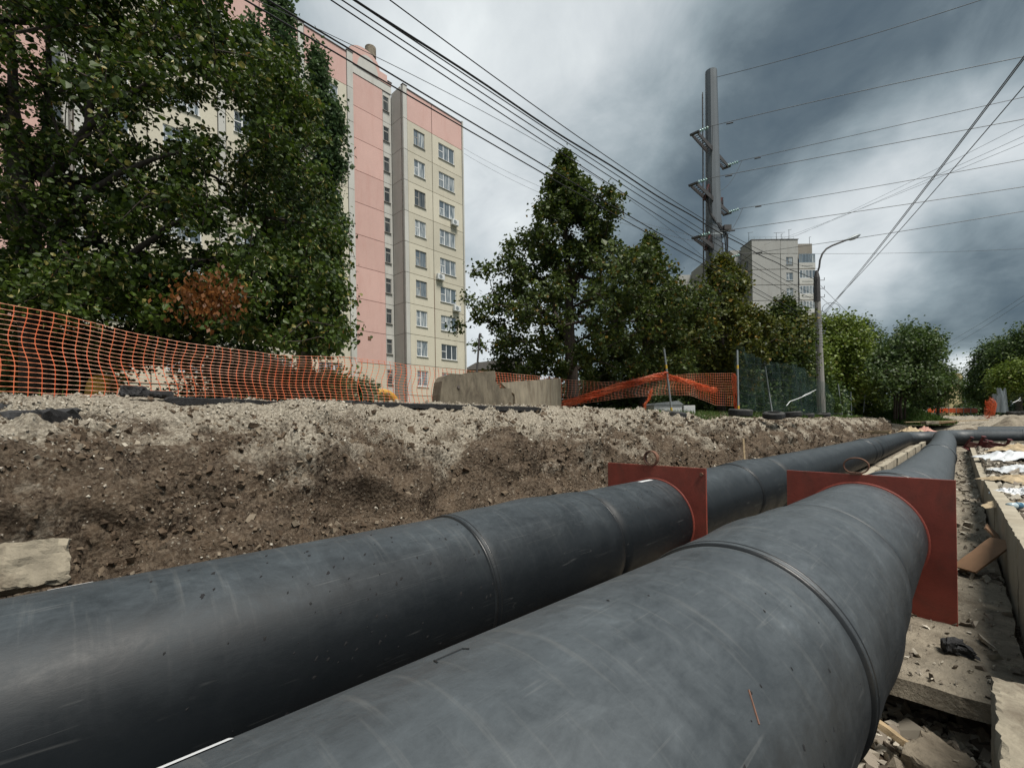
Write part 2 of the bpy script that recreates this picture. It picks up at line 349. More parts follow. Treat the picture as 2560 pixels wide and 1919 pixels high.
tp = t.nodes.new('ShaderNodeBsdfTransparent'); ms = t.nodes.new('ShaderNodeMixShader'); ms.inputs[0].default_value = 0.72
t.links.new(tp.outputs[0], ms.inputs[1]); t.links.new(b.outputs[0], ms.inputs[2]); t.links.new(ms.outputs[0], o.inputs[0]); M['filmthin'] = m
# building materials
def mat_wall(name, c, stainc, sfac=0.35, pebble=220, bs=0.35):
    m, t, b, o = newmat(name); P = geo(t, 'Position')
    big = tnoise(t, P, 0.45, 5, 0.65, 0.4); st_ = tnoise(t, P, 1.4, 6, 0.7, 0.3, sc=(1, 1, 0.18), loc=(3, 3, 3)); fi = tnoise(t, P, pebble / 18, 4, 0.8)
    c1 = tuple(x * 0.90 for x in c); c2 = tuple(min(x * 1.08, 1) for x in c)
    oi = t.nodes.new('ShaderNodeObjectInfo'); bigr = tmath(t, 'ADD', tmath(t, 'MULTIPLY', big, 0.6), tmath(t, 'MULTIPLY', oi.outputs['Random'], 0.4))
    q = tmix(t, tramp(t, bigr, [(0.25, 0), (0.75, 1)]), c1, c2)
    q = tmix(t, tmath(t, 'MULTIPLY', tramp(t, fi, [(0.35, 1), (0.6, 0)]), 0.16), q, tuple(x * 0.55 for x in c))
    q = tmix(t, tmath(t, 'MULTIPLY', tramp(t, st_, [(0.5, 0), (0.72, 1)]), sfac), q, stainc)
    t.links.new(q, b.inputs['Base Color']); b.inputs['Roughness'].default_value = 0.92; tbump(t, b, fi, bs, 0.02); return m
M['w_beige'] = mat_wall('beige_pebbledash', (0.56, 0.525, 0.425), (0.40, 0.355, 0.27))
M['w_pink'] = mat_wall('salmon_pink_render', (0.62, 0.41, 0.365), (0.47, 0.23, 0.19), 0.3)
M['w_white'] = mat_wall('whitewashed_concrete', (0.52, 0.515, 0.48), (0.33, 0.31, 0.27), 0.5)
M['w_grey'] = mat_wall('bare_grey_concrete', (0.42, 0.41, 0.38), (0.28, 0.26, 0.23), 0.4)
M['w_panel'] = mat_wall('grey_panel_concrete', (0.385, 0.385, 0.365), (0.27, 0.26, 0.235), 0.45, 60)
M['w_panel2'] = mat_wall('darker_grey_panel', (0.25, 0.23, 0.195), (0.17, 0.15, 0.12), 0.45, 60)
M['joint'] = mat_simple('joint_filler', (0.10, 0.085, 0.075), 0.95, 0.2, 3, 0)
M['upvc'] = mat_simple('white_window_frame', (0.70, 0.71, 0.71), 0.4, 0.05, 3, 0)
M['oldframe'] = mat_simple('old_grey_window_frame', (0.30, 0.29, 0.27), 0.7, 0.2, 3, 0)
M['roofing'] = mat_simple('roof_flashing', (0.13, 0.12, 0.115), 0.6, 0.2, 3, 0)
def mat_glass(name, c1, c2):
    m, t, b, o = newmat(name); oi = t.nodes.new('ShaderNodeObjectInfo'); P = geo(t, 'Position')
    wn_ = t.nodes.new('ShaderNodeTexWhiteNoise'); wn_.noise_dimensions = '1D'; t.links.new(oi.outputs['Random'], wn_.inputs['W'])
    cur = tramp(t, tnoise(t, P, 3.2, 3, 0.5, sc=(3, 3, 0.3)), [(0.40, 0), (0.6, 1)])
    f = tmath(t, 'MULTIPLY', cur, wn_.outputs['Value']); c = tmix(t, f, c1, c2); t.links.new(c, b.inputs['Base Color'])
    b.inputs['Roughness'].default_value = 0.06; b.inputs['Specular IOR Level'].default_value = 0.9; return m
M['glass'] = mat_glass('window_glass_with_curtain', (0.10, 0.13, 0.155), (0.50, 0.53, 0.53))
M['glassdark'] = mat_glass('dark_window_glass', (0.035, 0.045, 0.052), (0.12, 0.13, 0.13))
M['leaf_linden'] = mat_leaf('linden_leaf', (0.009, 0.024, 0.004), (0.078, 0.124, 0.013), (0.24, 0.22, 0.06), 0.05)
M['leaf_cone'] = mat_leaf('young_linden_leaf', (0.016, 0.036, 0.009), (0.090, 0.122, 0.020), (0.19, 0.13, 0.025), 0.04)
M['leaf_warm'] = mat_leaf('yellowing_leaf', (0.026, 0.045, 0.010), (0.135, 0.145, 0.020), (0.24, 0.15, 0.02), 0.05)
M['leaf_poplar'] = mat_leaf('poplar_leaf', (0.026, 0.056, 0.022), (0.105, 0.165, 0.065), (0.20, 0.26, 0.16), 0.06)
M['leaf_far'] = mat_leaf('dark_green_leaf', (0.020, 0.042, 0.012), (0.082, 0.130, 0.026), (0.10, 0.13, 0.05), 0.05)
M['leaf_light'] = mat_leaf('light_green_leaf', (0.060, 0.100, 0.014), (0.19, 0.25, 0.036), (0.17, 0.17, 0.04), 0.05)
M['leaf_brown'] = mat_leaf('dry_brown_leaf', (0.10, 0.035, 0.008), (0.22, 0.085, 0.02))
M['grass'] = mat_leaf('grass_blade', (0.035, 0.070, 0.012), (0.10, 0.17, 0.035), (0.16, 0.15, 0.06), 0.1)
# soil: brown clay with pale crushed limestone
def mat_soil(name, gravel_bias=0.0):
    m, t, b, o = newmat(name); P = geo(t, 'Position')
    sp = t.nodes.new('ShaderNodeSeparateXYZ'); t.links.new(P, sp.inputs[0])
    big = tnoise(t, P, 0.9, 6, 0.65, 0.6); mid = tnoise(t, P, 4.5, 6, 0.7, 0.3); fi = tnoise(t, P, 30, 6, 0.75)
    vo = t.nodes.new('ShaderNodeTexVoronoi'); vo.inputs['Scale'].default_value = 26; t.links.new(P, vo.inputs['Vector'])
    vo2 = t.nodes.new('ShaderNodeTexVoronoi'); vo2.inputs['Scale'].default_value = 60; t.links.new(P, vo2.inputs['Vector'])
    clay = tmix(t, tramp(t, mid, [(0.35, 0), (0.65, 1)]), (0.020, 0.0125, 0.008), (0.110, 0.078, 0.052))
    clay = tmix(t, tramp(t, fi, [(0.42, 0), (0.7, 1)]), clay, (0.19, 0.15, 0.11))
    gravel = tmix(t, vo2.outputs['Color'], (0.26, 0.225, 0.17), (0.56, 0.51, 0.42))
    gravel = tmix(t, tramp(t, fi, [(0.3, 0), (0.6, 1)]), (0.10, 0.08, 0.06), gravel)
    g = tmath(t, 'ADD', tmath(t, 'MULTIPLY', big, 1.0), tmath(t, 'MULTIPLY', sp.outputs[2], 0.24))
    g = tmath(t, 'ADD', g, tmath(t, 'MULTIPLY', mid, 0.35))
    gm = tramp(t, tmath(t, 'ADD', g, gravel_bias), [(0.57, 0), (0.69, 0.95)])
    c = tmix(t, gm, clay, gravel)
    pale = tmath(t, 'MULTIPLY', tramp(t, vo.outputs['Distance'], [(0.16, 1), (0.30, 0)]), tmath(t, 'GREATER_THAN', tnoise(t, P, 9, 3, 0.6, loc=(2, 2, 2)), 0.56))
    c = tmix(t, tmath(t, 'MULTIPLY', pale, 0.6), c, (0.40, 0.36, 0.29))
    t.links.new(c, b.inputs['Base Color']); b.inputs['Roughness'].default_value = 0.95; b.inputs['Specular IOR Level'].default_value = 0.2
    hgt = tmath(t, 'ADD', tmath(t, 'MULTIPLY', fi, 1.0), tmath(t, 'MULTIPLY', tmath(t, 'SUBTRACT', 0.5, vo.outputs['Distance']), 0.6))
    hgt = tmath(t, 'ADD', hgt, tmath(t, 'MULTIPLY', mid, 1.5))
    tbump(t, b, hgt, 0.9, 0.035); return m
M['soil'] = mat_soil('excavated_soil')
M['soil_pale'] = mat_soil('pale_rubble_soil', 0.2)
m, t, b, o = newmat('gravel_stone'); r = geo(t, 'Random Per Island'); c = tramp(t, r, [(0.0, (0.14, 0.115, 0.09)), (0.35, (0.27, 0.235, 0.19)), (0.7, (0.42, 0.38, 0.31)), (1.0, (0.56, 0.52, 0.44))])
t.links.new(c, b.inputs['Base Color']); b.inputs['Roughness'].default_value = 0.9; M['gravel'] = m
m, t, b, o = newmat('soil_clod'); r = geo(t, 'Random Per Island'); P = geo(t, 'Position'); c = tramp(t, r, [(0.0, (0.030, 0.019, 0.012)), (0.5, (0.085, 0.058, 0.038)), (0.85, (0.15, 0.115, 0.08)), (1.0, (0.24, 0.20, 0.15))])
c = tmix(t, tramp(t, tnoise(t, P, 60, 4, .7), [(0.35, 0), (0.7, 0.5)]), c, (0.16, 0.125, 0.09)); t.links.new(c, b.inputs['Base Color']); b.inputs['Roughness'].default_value = 0.97; b.inputs['Specular IOR Level'].default_value = 0.2; tbump(t, b, tnoise(t, P, 90, 4, .7), .6, .01); M['clod'] = m
m, t, b, o = newmat('grass_ground'); P = geo(t, 'Position'); c = tmix(t, tramp(t, tnoise(t, P, 0.5, 6, 0.7), [(0.4, 0), (0.6, 1)]), (0.05, 0.07, 0.02), (0.13, 0.11, 0.07))
t.links.new(c, b.inputs['Base Color']); b.inputs['Roughness'].default_value = 1; tbump(t, b, tnoise(t, P, 5, 5, 0.7), 0.6, 0.1); M['ground'] = m
# ================================================================== TERRAIN
def interp(pts, x):
    if x <= pts[0][0]: return pts[0][1]
    for (a, b), (c, d) in zip(pts, pts[1:]):
        if x <= c: return b + (d - b) * (x - a) / (c - a)
    return pts[-1][1]
KEYT = [-3, 6, 9, 12.5, 45, 60]
KEYP = [[(2.6, -1.70), (3.05, -1.62), (3.30, -1.05), (4.25, -0.86), (4.75, -0.42), (5.85, -0.12), (6.4, 0.24), (7.3, 0.37), (9, 0.42)],
        [(2.6, -1.70), (3.10, -1.62), (3.35, -1.05), (4.15, -0.82), (4.60, -0.36), (5.45, -0.10), (5.95, 0.26), (7.1, 0.37), (9, 0.42)],
        [(2.6, -1.72), (3.15, -1.62), (3.50, -1.05), (4.1, -0.60), (5.0, -0.15), (5.8, 0.17), (6.3, 0.28), (6.8, 0.35), (9, 0.40)],
        [(2.6, -1.74), (3.25, -1.66), (3.50, -1.15), (3.75, -0.60), (4.1, -0.16), (4.5, -0.03), (5.2, 0.06), (6.5, 0.22), (9, 0.36)],
        [(2.6, -1.78), (3.25, -1.70), (3.50, -1.15), (3.75, -0.60), (4.1, -0.16), (4.5, -0.02), (5.2, 0.08), (6.5, 0.22), (9, 0.36)],
        [(2.6, -1.20), (3.25, -1.10), (3.50, -0.80), (3.75, -0.40), (4.1, -0.16), (4.5, -0.02), (5.2, 0.08), (6.5, 0.22), (9, 0.36)]]
KP = np.array(KEYP)
def profile(t):
    t = min(max(t, KEYT[0]), KEYT[-1])
    for i in range(len(KEYT) - 1):
        if t <= KEYT[i + 1]:
            w = (t - KEYT[i]) / (KEYT[i + 1] - KEYT[i]); w = w * w * (3 - 2 * w); return KP[i] * (1 - w) + KP[i + 1] * w
def ground_z(t, h):
    p = profile(t); return interp([tuple(q) for q in p], h)
def cells(P, s):
    d, pts = noise.voronoi(P * s); return d[0], d[1]
HOLL = [(330, 1235, 4.4, .30, .75, .42), (640, 1200, 4.5, .20, .5, .3), (150, 1300, 3.9, .18, .6, .3), (880, 1215, 4.2, .22, .6, .35), (1150, 1180, 4.0, .20, .6, .3), (1540, 1135, 3.9, .30, .9, .35), (480, 1120, 5.3, .16, .5, .3), (1000, 1110, 5.2, .18, .7, .25), (1330, 1100, 4.9, .16, .7, .3), (200, 1130, 5.4, -.16, .9, .25), (620, 1085, 5.7, -.14, .6, .2), (820, 1130, 4.9, -.20, .5, .25), (1250, 1140, 4.5, -.18, .5, .3), (480, 1300, 3.7, -.16, .5, .2)]
HOLL = [((lambda p: (p.dot(D), p.dot(N)))(ptH(x, y, h)), a, rt, rh) for x, y, h, a, rt, rh in HOLL]
def bank_disp(P, near):
    a = 0.20 * noise.fractal(P * 0.75, 1.0, 2.0, 4)
    tt_, hh_ = P.dot(D), P.dot(N)
    if tt_ < 12:
        for (c_t, c_h), am, rt, rh in HOLL:
            e_ = ((tt_ - c_t) / rt) ** 2 + ((hh_ - c_h) / rh) ** 2
            if e_ < 4: a -= am * 1.7 * math.exp(-e_ * 1.3)
    r = 1 - abs(noise.noise(P * 1.9 + Vector((5, 3, 1)))) * 2; a += 0.19 * (r - 0.5)
    a += 0.055 * noise.fractal(P * 4.0, 0.9, 2.0, 3)
    Q = P + Vector((noise.noise(P * 5), noise.noise(P * 5 + Vector((9, 0, 0))), noise.noise(P * 5 + Vector((0, 9, 0))))) * 0.10
    c0, c1 = cells(Q, 3.2); a += 0.13 * min(c1 - c0, 0.5)
    k2 = 0.5 + 0.9 * max(-0.3, noise.noise(P * 1.3 + Vector((2, 8, 1))))
    c0, c1 = cells(Q, 8.0); a += 0.105 * min(c1 - c0, 0.5) * k2
    if near:
        c0, c1 = cells(Q, 20.0); a += 0.045 * min(c1 - c0, 0.5) * (1.4 - k2 * .5)
        a += 0.012 * noise.noise(P * 38)
    return a
ts = [-2.6]
while ts[-1] < 60:
    t_ = ts[-1]; Y = max(3.5, 0.711 * t_ + 3.2); ts.append(t_ + max(0.020, Y * 0.0052 * (1 if t_ < 12 else 1.5)))
NS = 230
V = []; S_ = []
for t_ in ts:
    pr = profile(t_); seg = np.hypot(np.diff(pr[:, 0]), np.diff(pr[:, 1])); cum = np.concatenate([[0], np.cumsum(seg)]); cum /= cum[-1]
    ss = np.linspace(0, 1, NS); hh = np.interp(ss, cum, pr[:, 0]); zz_ = np.interp(ss, cum, pr[:, 1])
    dh = np.gradient(hh); dz = np.gradient(zz_); ln = np.hypot(dh, dz); nh = -dz / ln; nz = dh / ln
    k = np.ones(9) / 9; nh = np.convolve(np.pad(nh, 4, mode='edge'), k, 'valid'); nz = np.convolve(np.pad(nz, 4, mode='edge'), k, 'valid')
    for j in range(NS):
        P = st(t_, hh[j], zz_[j]); fade = min(1, (hh[j] - 2.6) / 0.5, (9 - hh[j]) / 1.2) if hh[j] < 9 else 0
        flat = interp([(5.0, 1.0), (5.9, .55), (6.4, .34), (7.2, .26)], hh[j])
        if t_ > 12 and hh[j] > 4.3: flat = min(flat, 0.38)
        d_ = bank_disp(P, t_ < 14) * max(fade, 0) * flat
        V.append(P + (N * nh[j] + Vector((0, 0, nz[j]))) * d_)
NT = len(ts)
idx = np.arange(NT * NS).reshape(NT, NS)
Fq = np.stack([idx[:-1, :-1], idx[1:, :-1], idx[1:, 1:], idx[:-1, 1:]], -1).reshape(-1, 4)
BV = np.array([tuple(v) for v in V])
bank = bigmesh('trench_bank', BV, Fq, M['soil'], smooth=True); tag(bank, 'crumbling brown earth bank of the trench topped with pale gravel', kind='structure')
GT = np.array(ts)

# icosahedron base for stones
ph = (1 + 5 ** .5) / 2
ICO = np.array([(-1, ph, 0), (1, ph, 0), (-1, -ph, 0), (1, -ph, 0), (0, -1, ph), (0, 1, ph), (0, -1, -ph), (0, 1, -ph), (ph, 0, -1), (ph, 0, 1), (-ph, 0, -1), (-ph, 0, 1)], float)
ICO /= np.linalg.norm(ICO[0])
ICF = np.array([(0, 11, 5), (0, 5, 1), (0, 1, 7), (0, 7, 10), (0, 10, 11), (1, 5, 9), (5, 11, 4), (11, 10, 2), (10, 7, 6), (7, 1, 8), (3, 9, 4), (3, 4, 2), (3, 2, 6), (3, 6, 8), (3, 8, 9), (4, 9, 5), (2, 4, 11), (6, 2, 10), (8, 6, 7), (9, 8, 1)])
CUB = np.array([(-1, -1, -1), (1, -1, -1), (1, 1, -1), (-1, 1, -1), (-1, -1, 1), (1, -1, 1), (1, 1, 1), (-1, 1, 1)], float) * 0.72
CUF = np.array([(0, 2, 1), (0, 3, 2), (4, 5, 6), (4, 6, 7), (0, 1, 5), (0, 5, 4), (1, 2, 6), (1, 6, 5), (2, 3, 7), (2, 7, 6), (3, 0, 4), (3, 4, 7)])
def rand_rot(n):
    q = rng.normal(size=(n, 4)); q /= np.linalg.norm(q, axis=1)[:, None]; w, x, y, z = q.T
    return np.stack([1 - 2 * (y * y + z * z), 2 * (x * y - z * w), 2 * (x * z + y * w), 2 * (x * y + z * w), 1 - 2 * (x * x + z * z), 2 * (y * z - x * w), 2 * (x * z - y * w), 2 * (y * z + x * w), 1 - 2 * (x * x + y * y)], -1).reshape(n, 3, 3)
def scatter_stones(name, pos, size, mat, flat=0.6, parent=None, kind='stuff', label=None):
    n = len(pos); base = CUB[None] * (1 + rng.uniform(-0.55, 0.35, (n, 8, 1))) + rng.uniform(-.22, .22, (n, 8, 3))
    sc = np.stack([rng.uniform(0.8, 1.4, n), rng.uniform(0.7, 1.1, n), rng.uniform(flat * 0.7, flat * 1.2, n)], -1) * size[:, None]
    R = rand_rot(n); p = np.einsum('nij,nkj->nki', R, base * sc[:, None, :]) + pos[:, None, :]
    Fs = (CUF[None] + (np.arange(n) * 8)[:, None, None]).reshape(-1, 3)
    o = bigmesh(name, p.reshape(-1, 3), Fs, mat, parent)
    return tag(o, label, kind=kind)
# loose stones: more of them on the pale gravel cover and down the slides
def noise_at(P, s, off=0): return np.array([noise.noise(Vector((p[0] * s + off, p[1] * s, p[2] * s))) for p in P])
gi = rng.integers(0, NT - 1, 420000); gj = rng.integers(20, NS - 3, 420000)
pick = BV[gi * NS + gj]
zrel = pick[:, 2]
hrel = pick[:, :2] @ np.array([N.x, N.y])
zrel = zrel - 0.12 * np.clip((GT[gi] - 11) / 3, 0, 1); dens = 0.07 + 0.75 * np.clip((zrel + 0.30) / 0.5, 0, 1)
dn = noise_at(pick, 1.1, 9.0); dens = dens * np.clip(0.55 + dn * 1.6, 0.06, 1.5)
dens = np.where((hrel > 8.0), dens * 0.3, dens)
keep = rng.random(len(pick)) < dens * 0.30
pick = pick[keep]; gsel = GT[gi[keep]]
jit = rng.normal(size=pick.shape) * 0.012; pos = pick + jit
dist = np.linalg.norm(pos, axis=1)
size = np.exp(rng.normal(math.log(0.0088), 0.48, len(pos))) * np.clip(dist / 6.5, 0.9, 1.7)
size = np.clip(size, 0.004, 0.06)
o = np.argsort(-size / dist)
pos, size = pos[o], size[o]
big = 260
stone_mesh = []
for k in range(5):
    me = bpy.data.meshes.new('stone'); b_ = (ICO * (1 + rng.uniform(-0.42, 0.25, (12, 1))) + rng.uniform(-.12, .12, (12, 3))) * np.array([1.25, 0.9, 0.62])
    b_ = (CUB * (1 + rng.uniform(-0.45, 0.3, (8, 1))) + rng.uniform(-.2, .2, (8, 3))) * np.array([1.3, 0.9, 0.65])
    me.from_pydata(b_.tolist(), [], CUF.tolist()); me.materials.append(M['stone']); me.update(); stone_mesh.append(me)
for i in range(big):
    s = link('stone', stone_mesh[i % 5], bank); s.location = pos[i]; s.scale = (size[i] * 1.1,) * 3; s.rotation_euler = tuple(rng.uniform(0, 6.28, 3))
scatter_stones('gravel', pos[big:], size[big:], M['gravel'], label='pale crushed limestone strewn over the trench bank')

gi = rng.integers(0, NT - 1, 60000); gj = rng.integers(25, NS - 30, 60000); pk = BV[gi * NS + gj]; hr = pk[:, :2] @ np.array([N.x, N.y])
dn = noise_at(pk, 1.6, 4.0); kp = (rng.random(len(pk)) < np.clip(0.42 + dn * 0.9 - 0.35 * np.clip((pk[:, 2] - .0) / .3, 0, 1), .03, 1)) & (hr < 7.0); pk = pk[kp]
dc = np.linalg.norm(pk, axis=1); sc_l = np.exp(rng.normal(math.log(0.014), 0.55, len(pk))) * np.clip(dc / 7, 0.9, 1.9)
big_c = rng.random(len(pk)) < 0.02; sc_l = np.where(big_c & (dc < 12), sc_l * 1.7, sc_l)
scatter_stones('soil_clods', pk, np.clip(sc_l, 0.006, 0.048), M['clod'], 0.75, label='dark crumbling clods of earth over the bank')
# bed of the trench and the backfill right of it
def bed_z(t, h):
    if h > -0.40:
        z = -1.72 if t > 4.35 else -1.99
        if t > 39: z = interp([(39, -1.75), (42, -1.35), (47, -1.2), (52, -0.55), (58, -0.15), (66, 0.02), (80, 0.12)], t)
    else:
        if t < 30.5: z = interp([(0, -1.06), (2.4, -1.10), (12, -1.22), (20, -1.2), (30.5, -1.25)], t)
        else: z = interp([(30.5, -1.3), (31.5, -1.8), (38, -1.8), (41, -1.4), (47, -1.2), (52, -0.5), (58, -0.12), (66, 0.02), (80, 0.12)], t)
    return z
def bed_h(t_, h_):
    z = bed_z(t_, h_); P = Vector((t_, h_, z)); a = 0.05 if t_ > 4.35 or h_ < -0.40 else 0.06
    return z + a * noise.fractal(P * 1.7, 1, 2, 4) + (0.03 * noise.fractal(P * 9, 1, 2, 2) if t_ < 16 else 0)
ts2 = [0.3]
while ts2[-1] < 80: ts2.append(ts2[-1] + max(0.035, 0.011 * ts2[-1]))
hs2 = list(np.concatenate([np.arange(-12, -3, 0.25), np.arange(-3, -0.6, 0.05), np.arange(-0.6, 0.0, 0.02), np.arange(0.0, 3.2, 0.10), np.arange(3.2, 4.2, 0.25)]))
V = []
for t_ in ts2:
    for h_ in hs2:
        z = bed_z(t_, h_); P = Vector((t_, h_, z)); a = 0.05 if t_ > 4.35 or h_ < -0.40 else 0.06
        if t_ > 40: a = 0.22
        z += a * noise.fractal(P * 1.7, 1, 2, 4) + (0.03 * noise.fractal(P * 9, 1, 2, 2) if t_ < 16 else 0)
        if h_ < -0.6 and t_ < 30: z += 0.10 * noise.noise(P * 1.1 + Vector((4, 4, 4))) * min(1, (-h_ - 0.6) / 0.6)
        V.append(st(t_, h_, z))
idx = np.arange(len(ts2) * len(hs2)).reshape(len(ts2), len(hs2))
Fq = np.stack([idx[:-1, :-1], idx[1:, :-1], idx[1:, 1:], idx[:-1, 1:]], -1).reshape(-1, 4)
bed = bigmesh('trench_bed', np.array([tuple(v) for v in V]), Fq, M['soil_pale'], smooth=True); tag(bed, 'rubble strewn bed of the trench and backfill beside it', kind='structure')
# ground sheets around
def sheet(name, poly_fn, us, vs_, mat, label):
    V = [poly_fn(u, v) for u in us for v in vs_]; idx = np.arange(len(V)).reshape(len(us), len(vs_))
    Fq = np.stack([idx[:-1, :-1], idx[1:, :-1], idx[1:, 1:], idx[:-1, 1:]], -1).reshape(-1, 4)
    o = bigmesh(name, np.array([tuple(v) for v in V]), Fq, mat, smooth=True); return tag(o, label, kind='structure')
def lg(t, h):
    z = ground_z(t, min(h, 8.9)) + interp([(9, 0), (16, 0.12), (30, 0.7), (60, 1.2), (700, 1.5)], h) - 0.006
    return st(t, h, z + (0.05 * fb(t, h, 0, 3, 0.4) if h > 9 else 0))
us = sorted(set(list(np.arange(-60, -2, 3.0)) + list(np.arange(-2, 60.5, 0.8)) + [70, 90, 120, 180, 300, 700]))
sheet('ground', lg, us, [8.6, 9, 9.5, 10, 11, 12, 13, 14, 16, 18, 21, 25, 30, 36, 45, 60, 100, 200, 400, 700], M['ground'], 'grassy ground between the trench and the houses')
sheet('far_ground', lambda u, v: st(v, u, 0.11 + (0.10 if v < 95 else 0) * fb(u * .3, v * .3)), [-300, -100, -50, -30, -20, -15, -12, -9, -6, -4, -2, 0, 2, 4, 5, 6, 9], [79, 84, 90, 100, 120, 160, 300, 900], M['ground'], 'level ground beyond the end of the trench')
sheet('right_ground', lambda u, v: st(v, u, interp([(-12, -1.0), (-14, -0.1), (-16, 0.1), (-600, 0.2)], u) if u > -15 else 0.15), [-600, -200, -80, -40, -20, -16, -14, -12.9, -11.9], [-60, -20, 0, 10, 20, 40, 60, 90, 160, 500], M['road'], 'ground on the far right of the trench')
sheet('side_bank', lambda u, v: st(v, u, interp([(58, 0.02), (60, 0.0), (62, 0.0)], v) + ground_z(60, u) * 0 + ground_z(min(v, 60), u)), [3.3, 3.6, 4, 4.5, 5.2, 6.5, 8, 9], [59.5, 62, 66, 72, 80, 90], M['ground'], 'low bank where the trench ends')

# ================================================================== SLABS, WALLS
def rough_box(name, a, b, mat, parent=None, Mx=None, cuts=6, amp=0.02, scale=3.0, seed=0, maxseg=None, kind=None):
    import bmesh
    bm = bmesh.new(); bmesh.ops.create_cube(bm, size=1.0)
    sx, sy, sz = (b[0] - a[0]), (b[1] - a[1]), (b[2] - a[2]); cx, cy, cz = [(p + q) / 2 for p, q in zip(a, b)]
    seg = maxseg or max(sx, sy, sz) / cuts
    for ax, ln in enumerate((sx, sy, sz)):
        n = max(1, int(round(ln / seg)))
        if n > 1:
            es = [e for e in bm.edges if abs(abs((e.verts[0].co - e.verts[1].co)[ax]) - 1) < 1e-4]
            bmesh.ops.subdivide_edges(bm, edges=es, cuts=n - 1, use_grid_fill=True)
    for v in bm.verts:
        p = Vector((v.co.x * sx + cx, v.co.y * sy + cy, v.co.z * sz + cz)); q = p * scale + Vector((seed * 3.7, seed, -seed * 2))
        edge = sum(1 for c in v.co if abs(abs(c) - 0.5) < 1e-4)
        n3 = noise.turbulence_vector(q, 3, False); k = amp * (1.0 if edge < 2 else 1.5)
        p += n3 * k
        if edge >= 2:
            for ax in range(3):
                if abs(abs(v.co[ax]) - 0.5) < 1e-4: p[ax] -= math.copysign(amp * 0.8 * abs(noise.noise(q * 2.1)) * 2, v.co[ax])
        v.co = Mx @ p if Mx is not None else p
    me = bpy.data.meshes.new(name); bm.to_mesh(me); bm.free(); me.materials.append(mat)
    o = link(name, me, parent)
    if parent is not None: me.transform(parent_matrix(parent).inverted())
    if kind: o['kind'] = kind
    return o
STM = Matrix(((D.x, N.x, 0, 0), (D.y, N.y, 0, 0), (0, 0, 1, 0), (0, 0, 0, 1)))   # (t,h,z) -> world
floor = root('trench_floor'); floor['kind'] = 'structure'; floor['label'] = 'dirty concrete slabs on the floor of the pipe trench'
tt = 3.72; k = 0
while tt < 38:
    L_ = 2.95
    rough_box('floor_slab', (tt, -0.30, -1.76), (tt + L_ - 0.02, 3.05, -1.63 - 0.004 * (k % 3)), M['concrete_floor'], floor, STM, maxseg=0.16 if tt < 12 else 0.5, amp=0.016, scale=4, seed=k)
    tt += L_; k += 1
scatter_pos = []
for _ in range(1500):
    t_ = 3.8 + 26 * random.random() ** 1.6; h_ = -0.28 + random.random() ** 1.3 * 1.3; scatter_pos.append(tuple(st(t_, h_, -1.617)))
ps = np.array(scatter_pos); sz = np.exp(rng.normal(math.log(0.010), 0.7, len(ps))) * np.clip(np.linalg.norm(ps, axis=1) / 6, 0.8, 2.0)
scatter_stones('debris', ps, np.clip(sz, 0.005, 0.08), M['gravel'], 0.35, label='flat chips of stone and wood littering the trench floor')
wall = root('trench_wall', st(2.6, -0.31, -1.63), 0, 'long row of low concrete wall slabs right of the pipes', 'wall')
segs = [(2.62, 5.6, -0.335, 0.13, -0.955, -1.00), (5.63, 9.0, -0.330, 0.13, -1.01, -1.09), (9.03, 12.5, -0.325, 0.13, -1.10, -1.19)]
tt = 12.9
while tt < 30.5: segs.append((tt, min(tt + 2.95, 31.0), -0.30, 0.13, -1.25 + 0.004 * (tt - 13), -1.25 + 0.004 * (tt - 10))); tt += 2.98
for k, (a, b, h0, th, z0, z1) in enumerate(segs):
    sh = Matrix(((1, 0, 0, 0), (0, 1, 0, 0), ((z1 - z0) / (b - a), 0, 1, -a * (z1 - z0) / (b - a)), (0, 0, 0, 1)))
    rough_box('wall_slab', (a, h0 - th, -1.75), (b, h0, z0), M['concrete_wall'], wall, STM @ sh, maxseg=0.05 if a < 9 else 0.3, amp=0.006, scale=9, seed=k + 10)
ew = root('end_wall', st(31, -0.4, -1.6), 0, 'concrete wall running right from the corner beside the crossing pipe', 'wall')
for k in range(4):
    rough_box('wall_slab', (30.87, -0.46 - 2.0 * (k + 1) + 0.02, -1.75), (31.0, -0.46 - 2.0 * k, -1.13), M['concrete_wall'], ew, STM, maxseg=0.2, amp=0.013, scale=6, seed=k + 30)
nb = rough_box('concrete_block', (1.15, -0.62, -2.2), (2.53, -0.075, -0.995), M['oldslab'], None, STM, maxseg=0.02, amp=0.007, scale=16, seed=4)
tag(nb, 'near concrete block with a crumbling top at the bottom right corner', 'concrete block')
dv = root('divider_kerb', st(11.6, 1.2, -1.63), 0, 'long pale chipped concrete kerb between the two pipes', 'kerb')
for k in range(6):
    a = 10.3 + 3.1 * k
    rough_box('kerb_segment', (a, 1.28 - 0.010 * (a - 10), -1.75), (a + 3.05, 1.42 - 0.010 * (a - 10), -1.10), M['wood'] if False else M['concrete_wall'], dv, STM, maxseg=0.12, amp=0.014, scale=7, seed=k + 50)
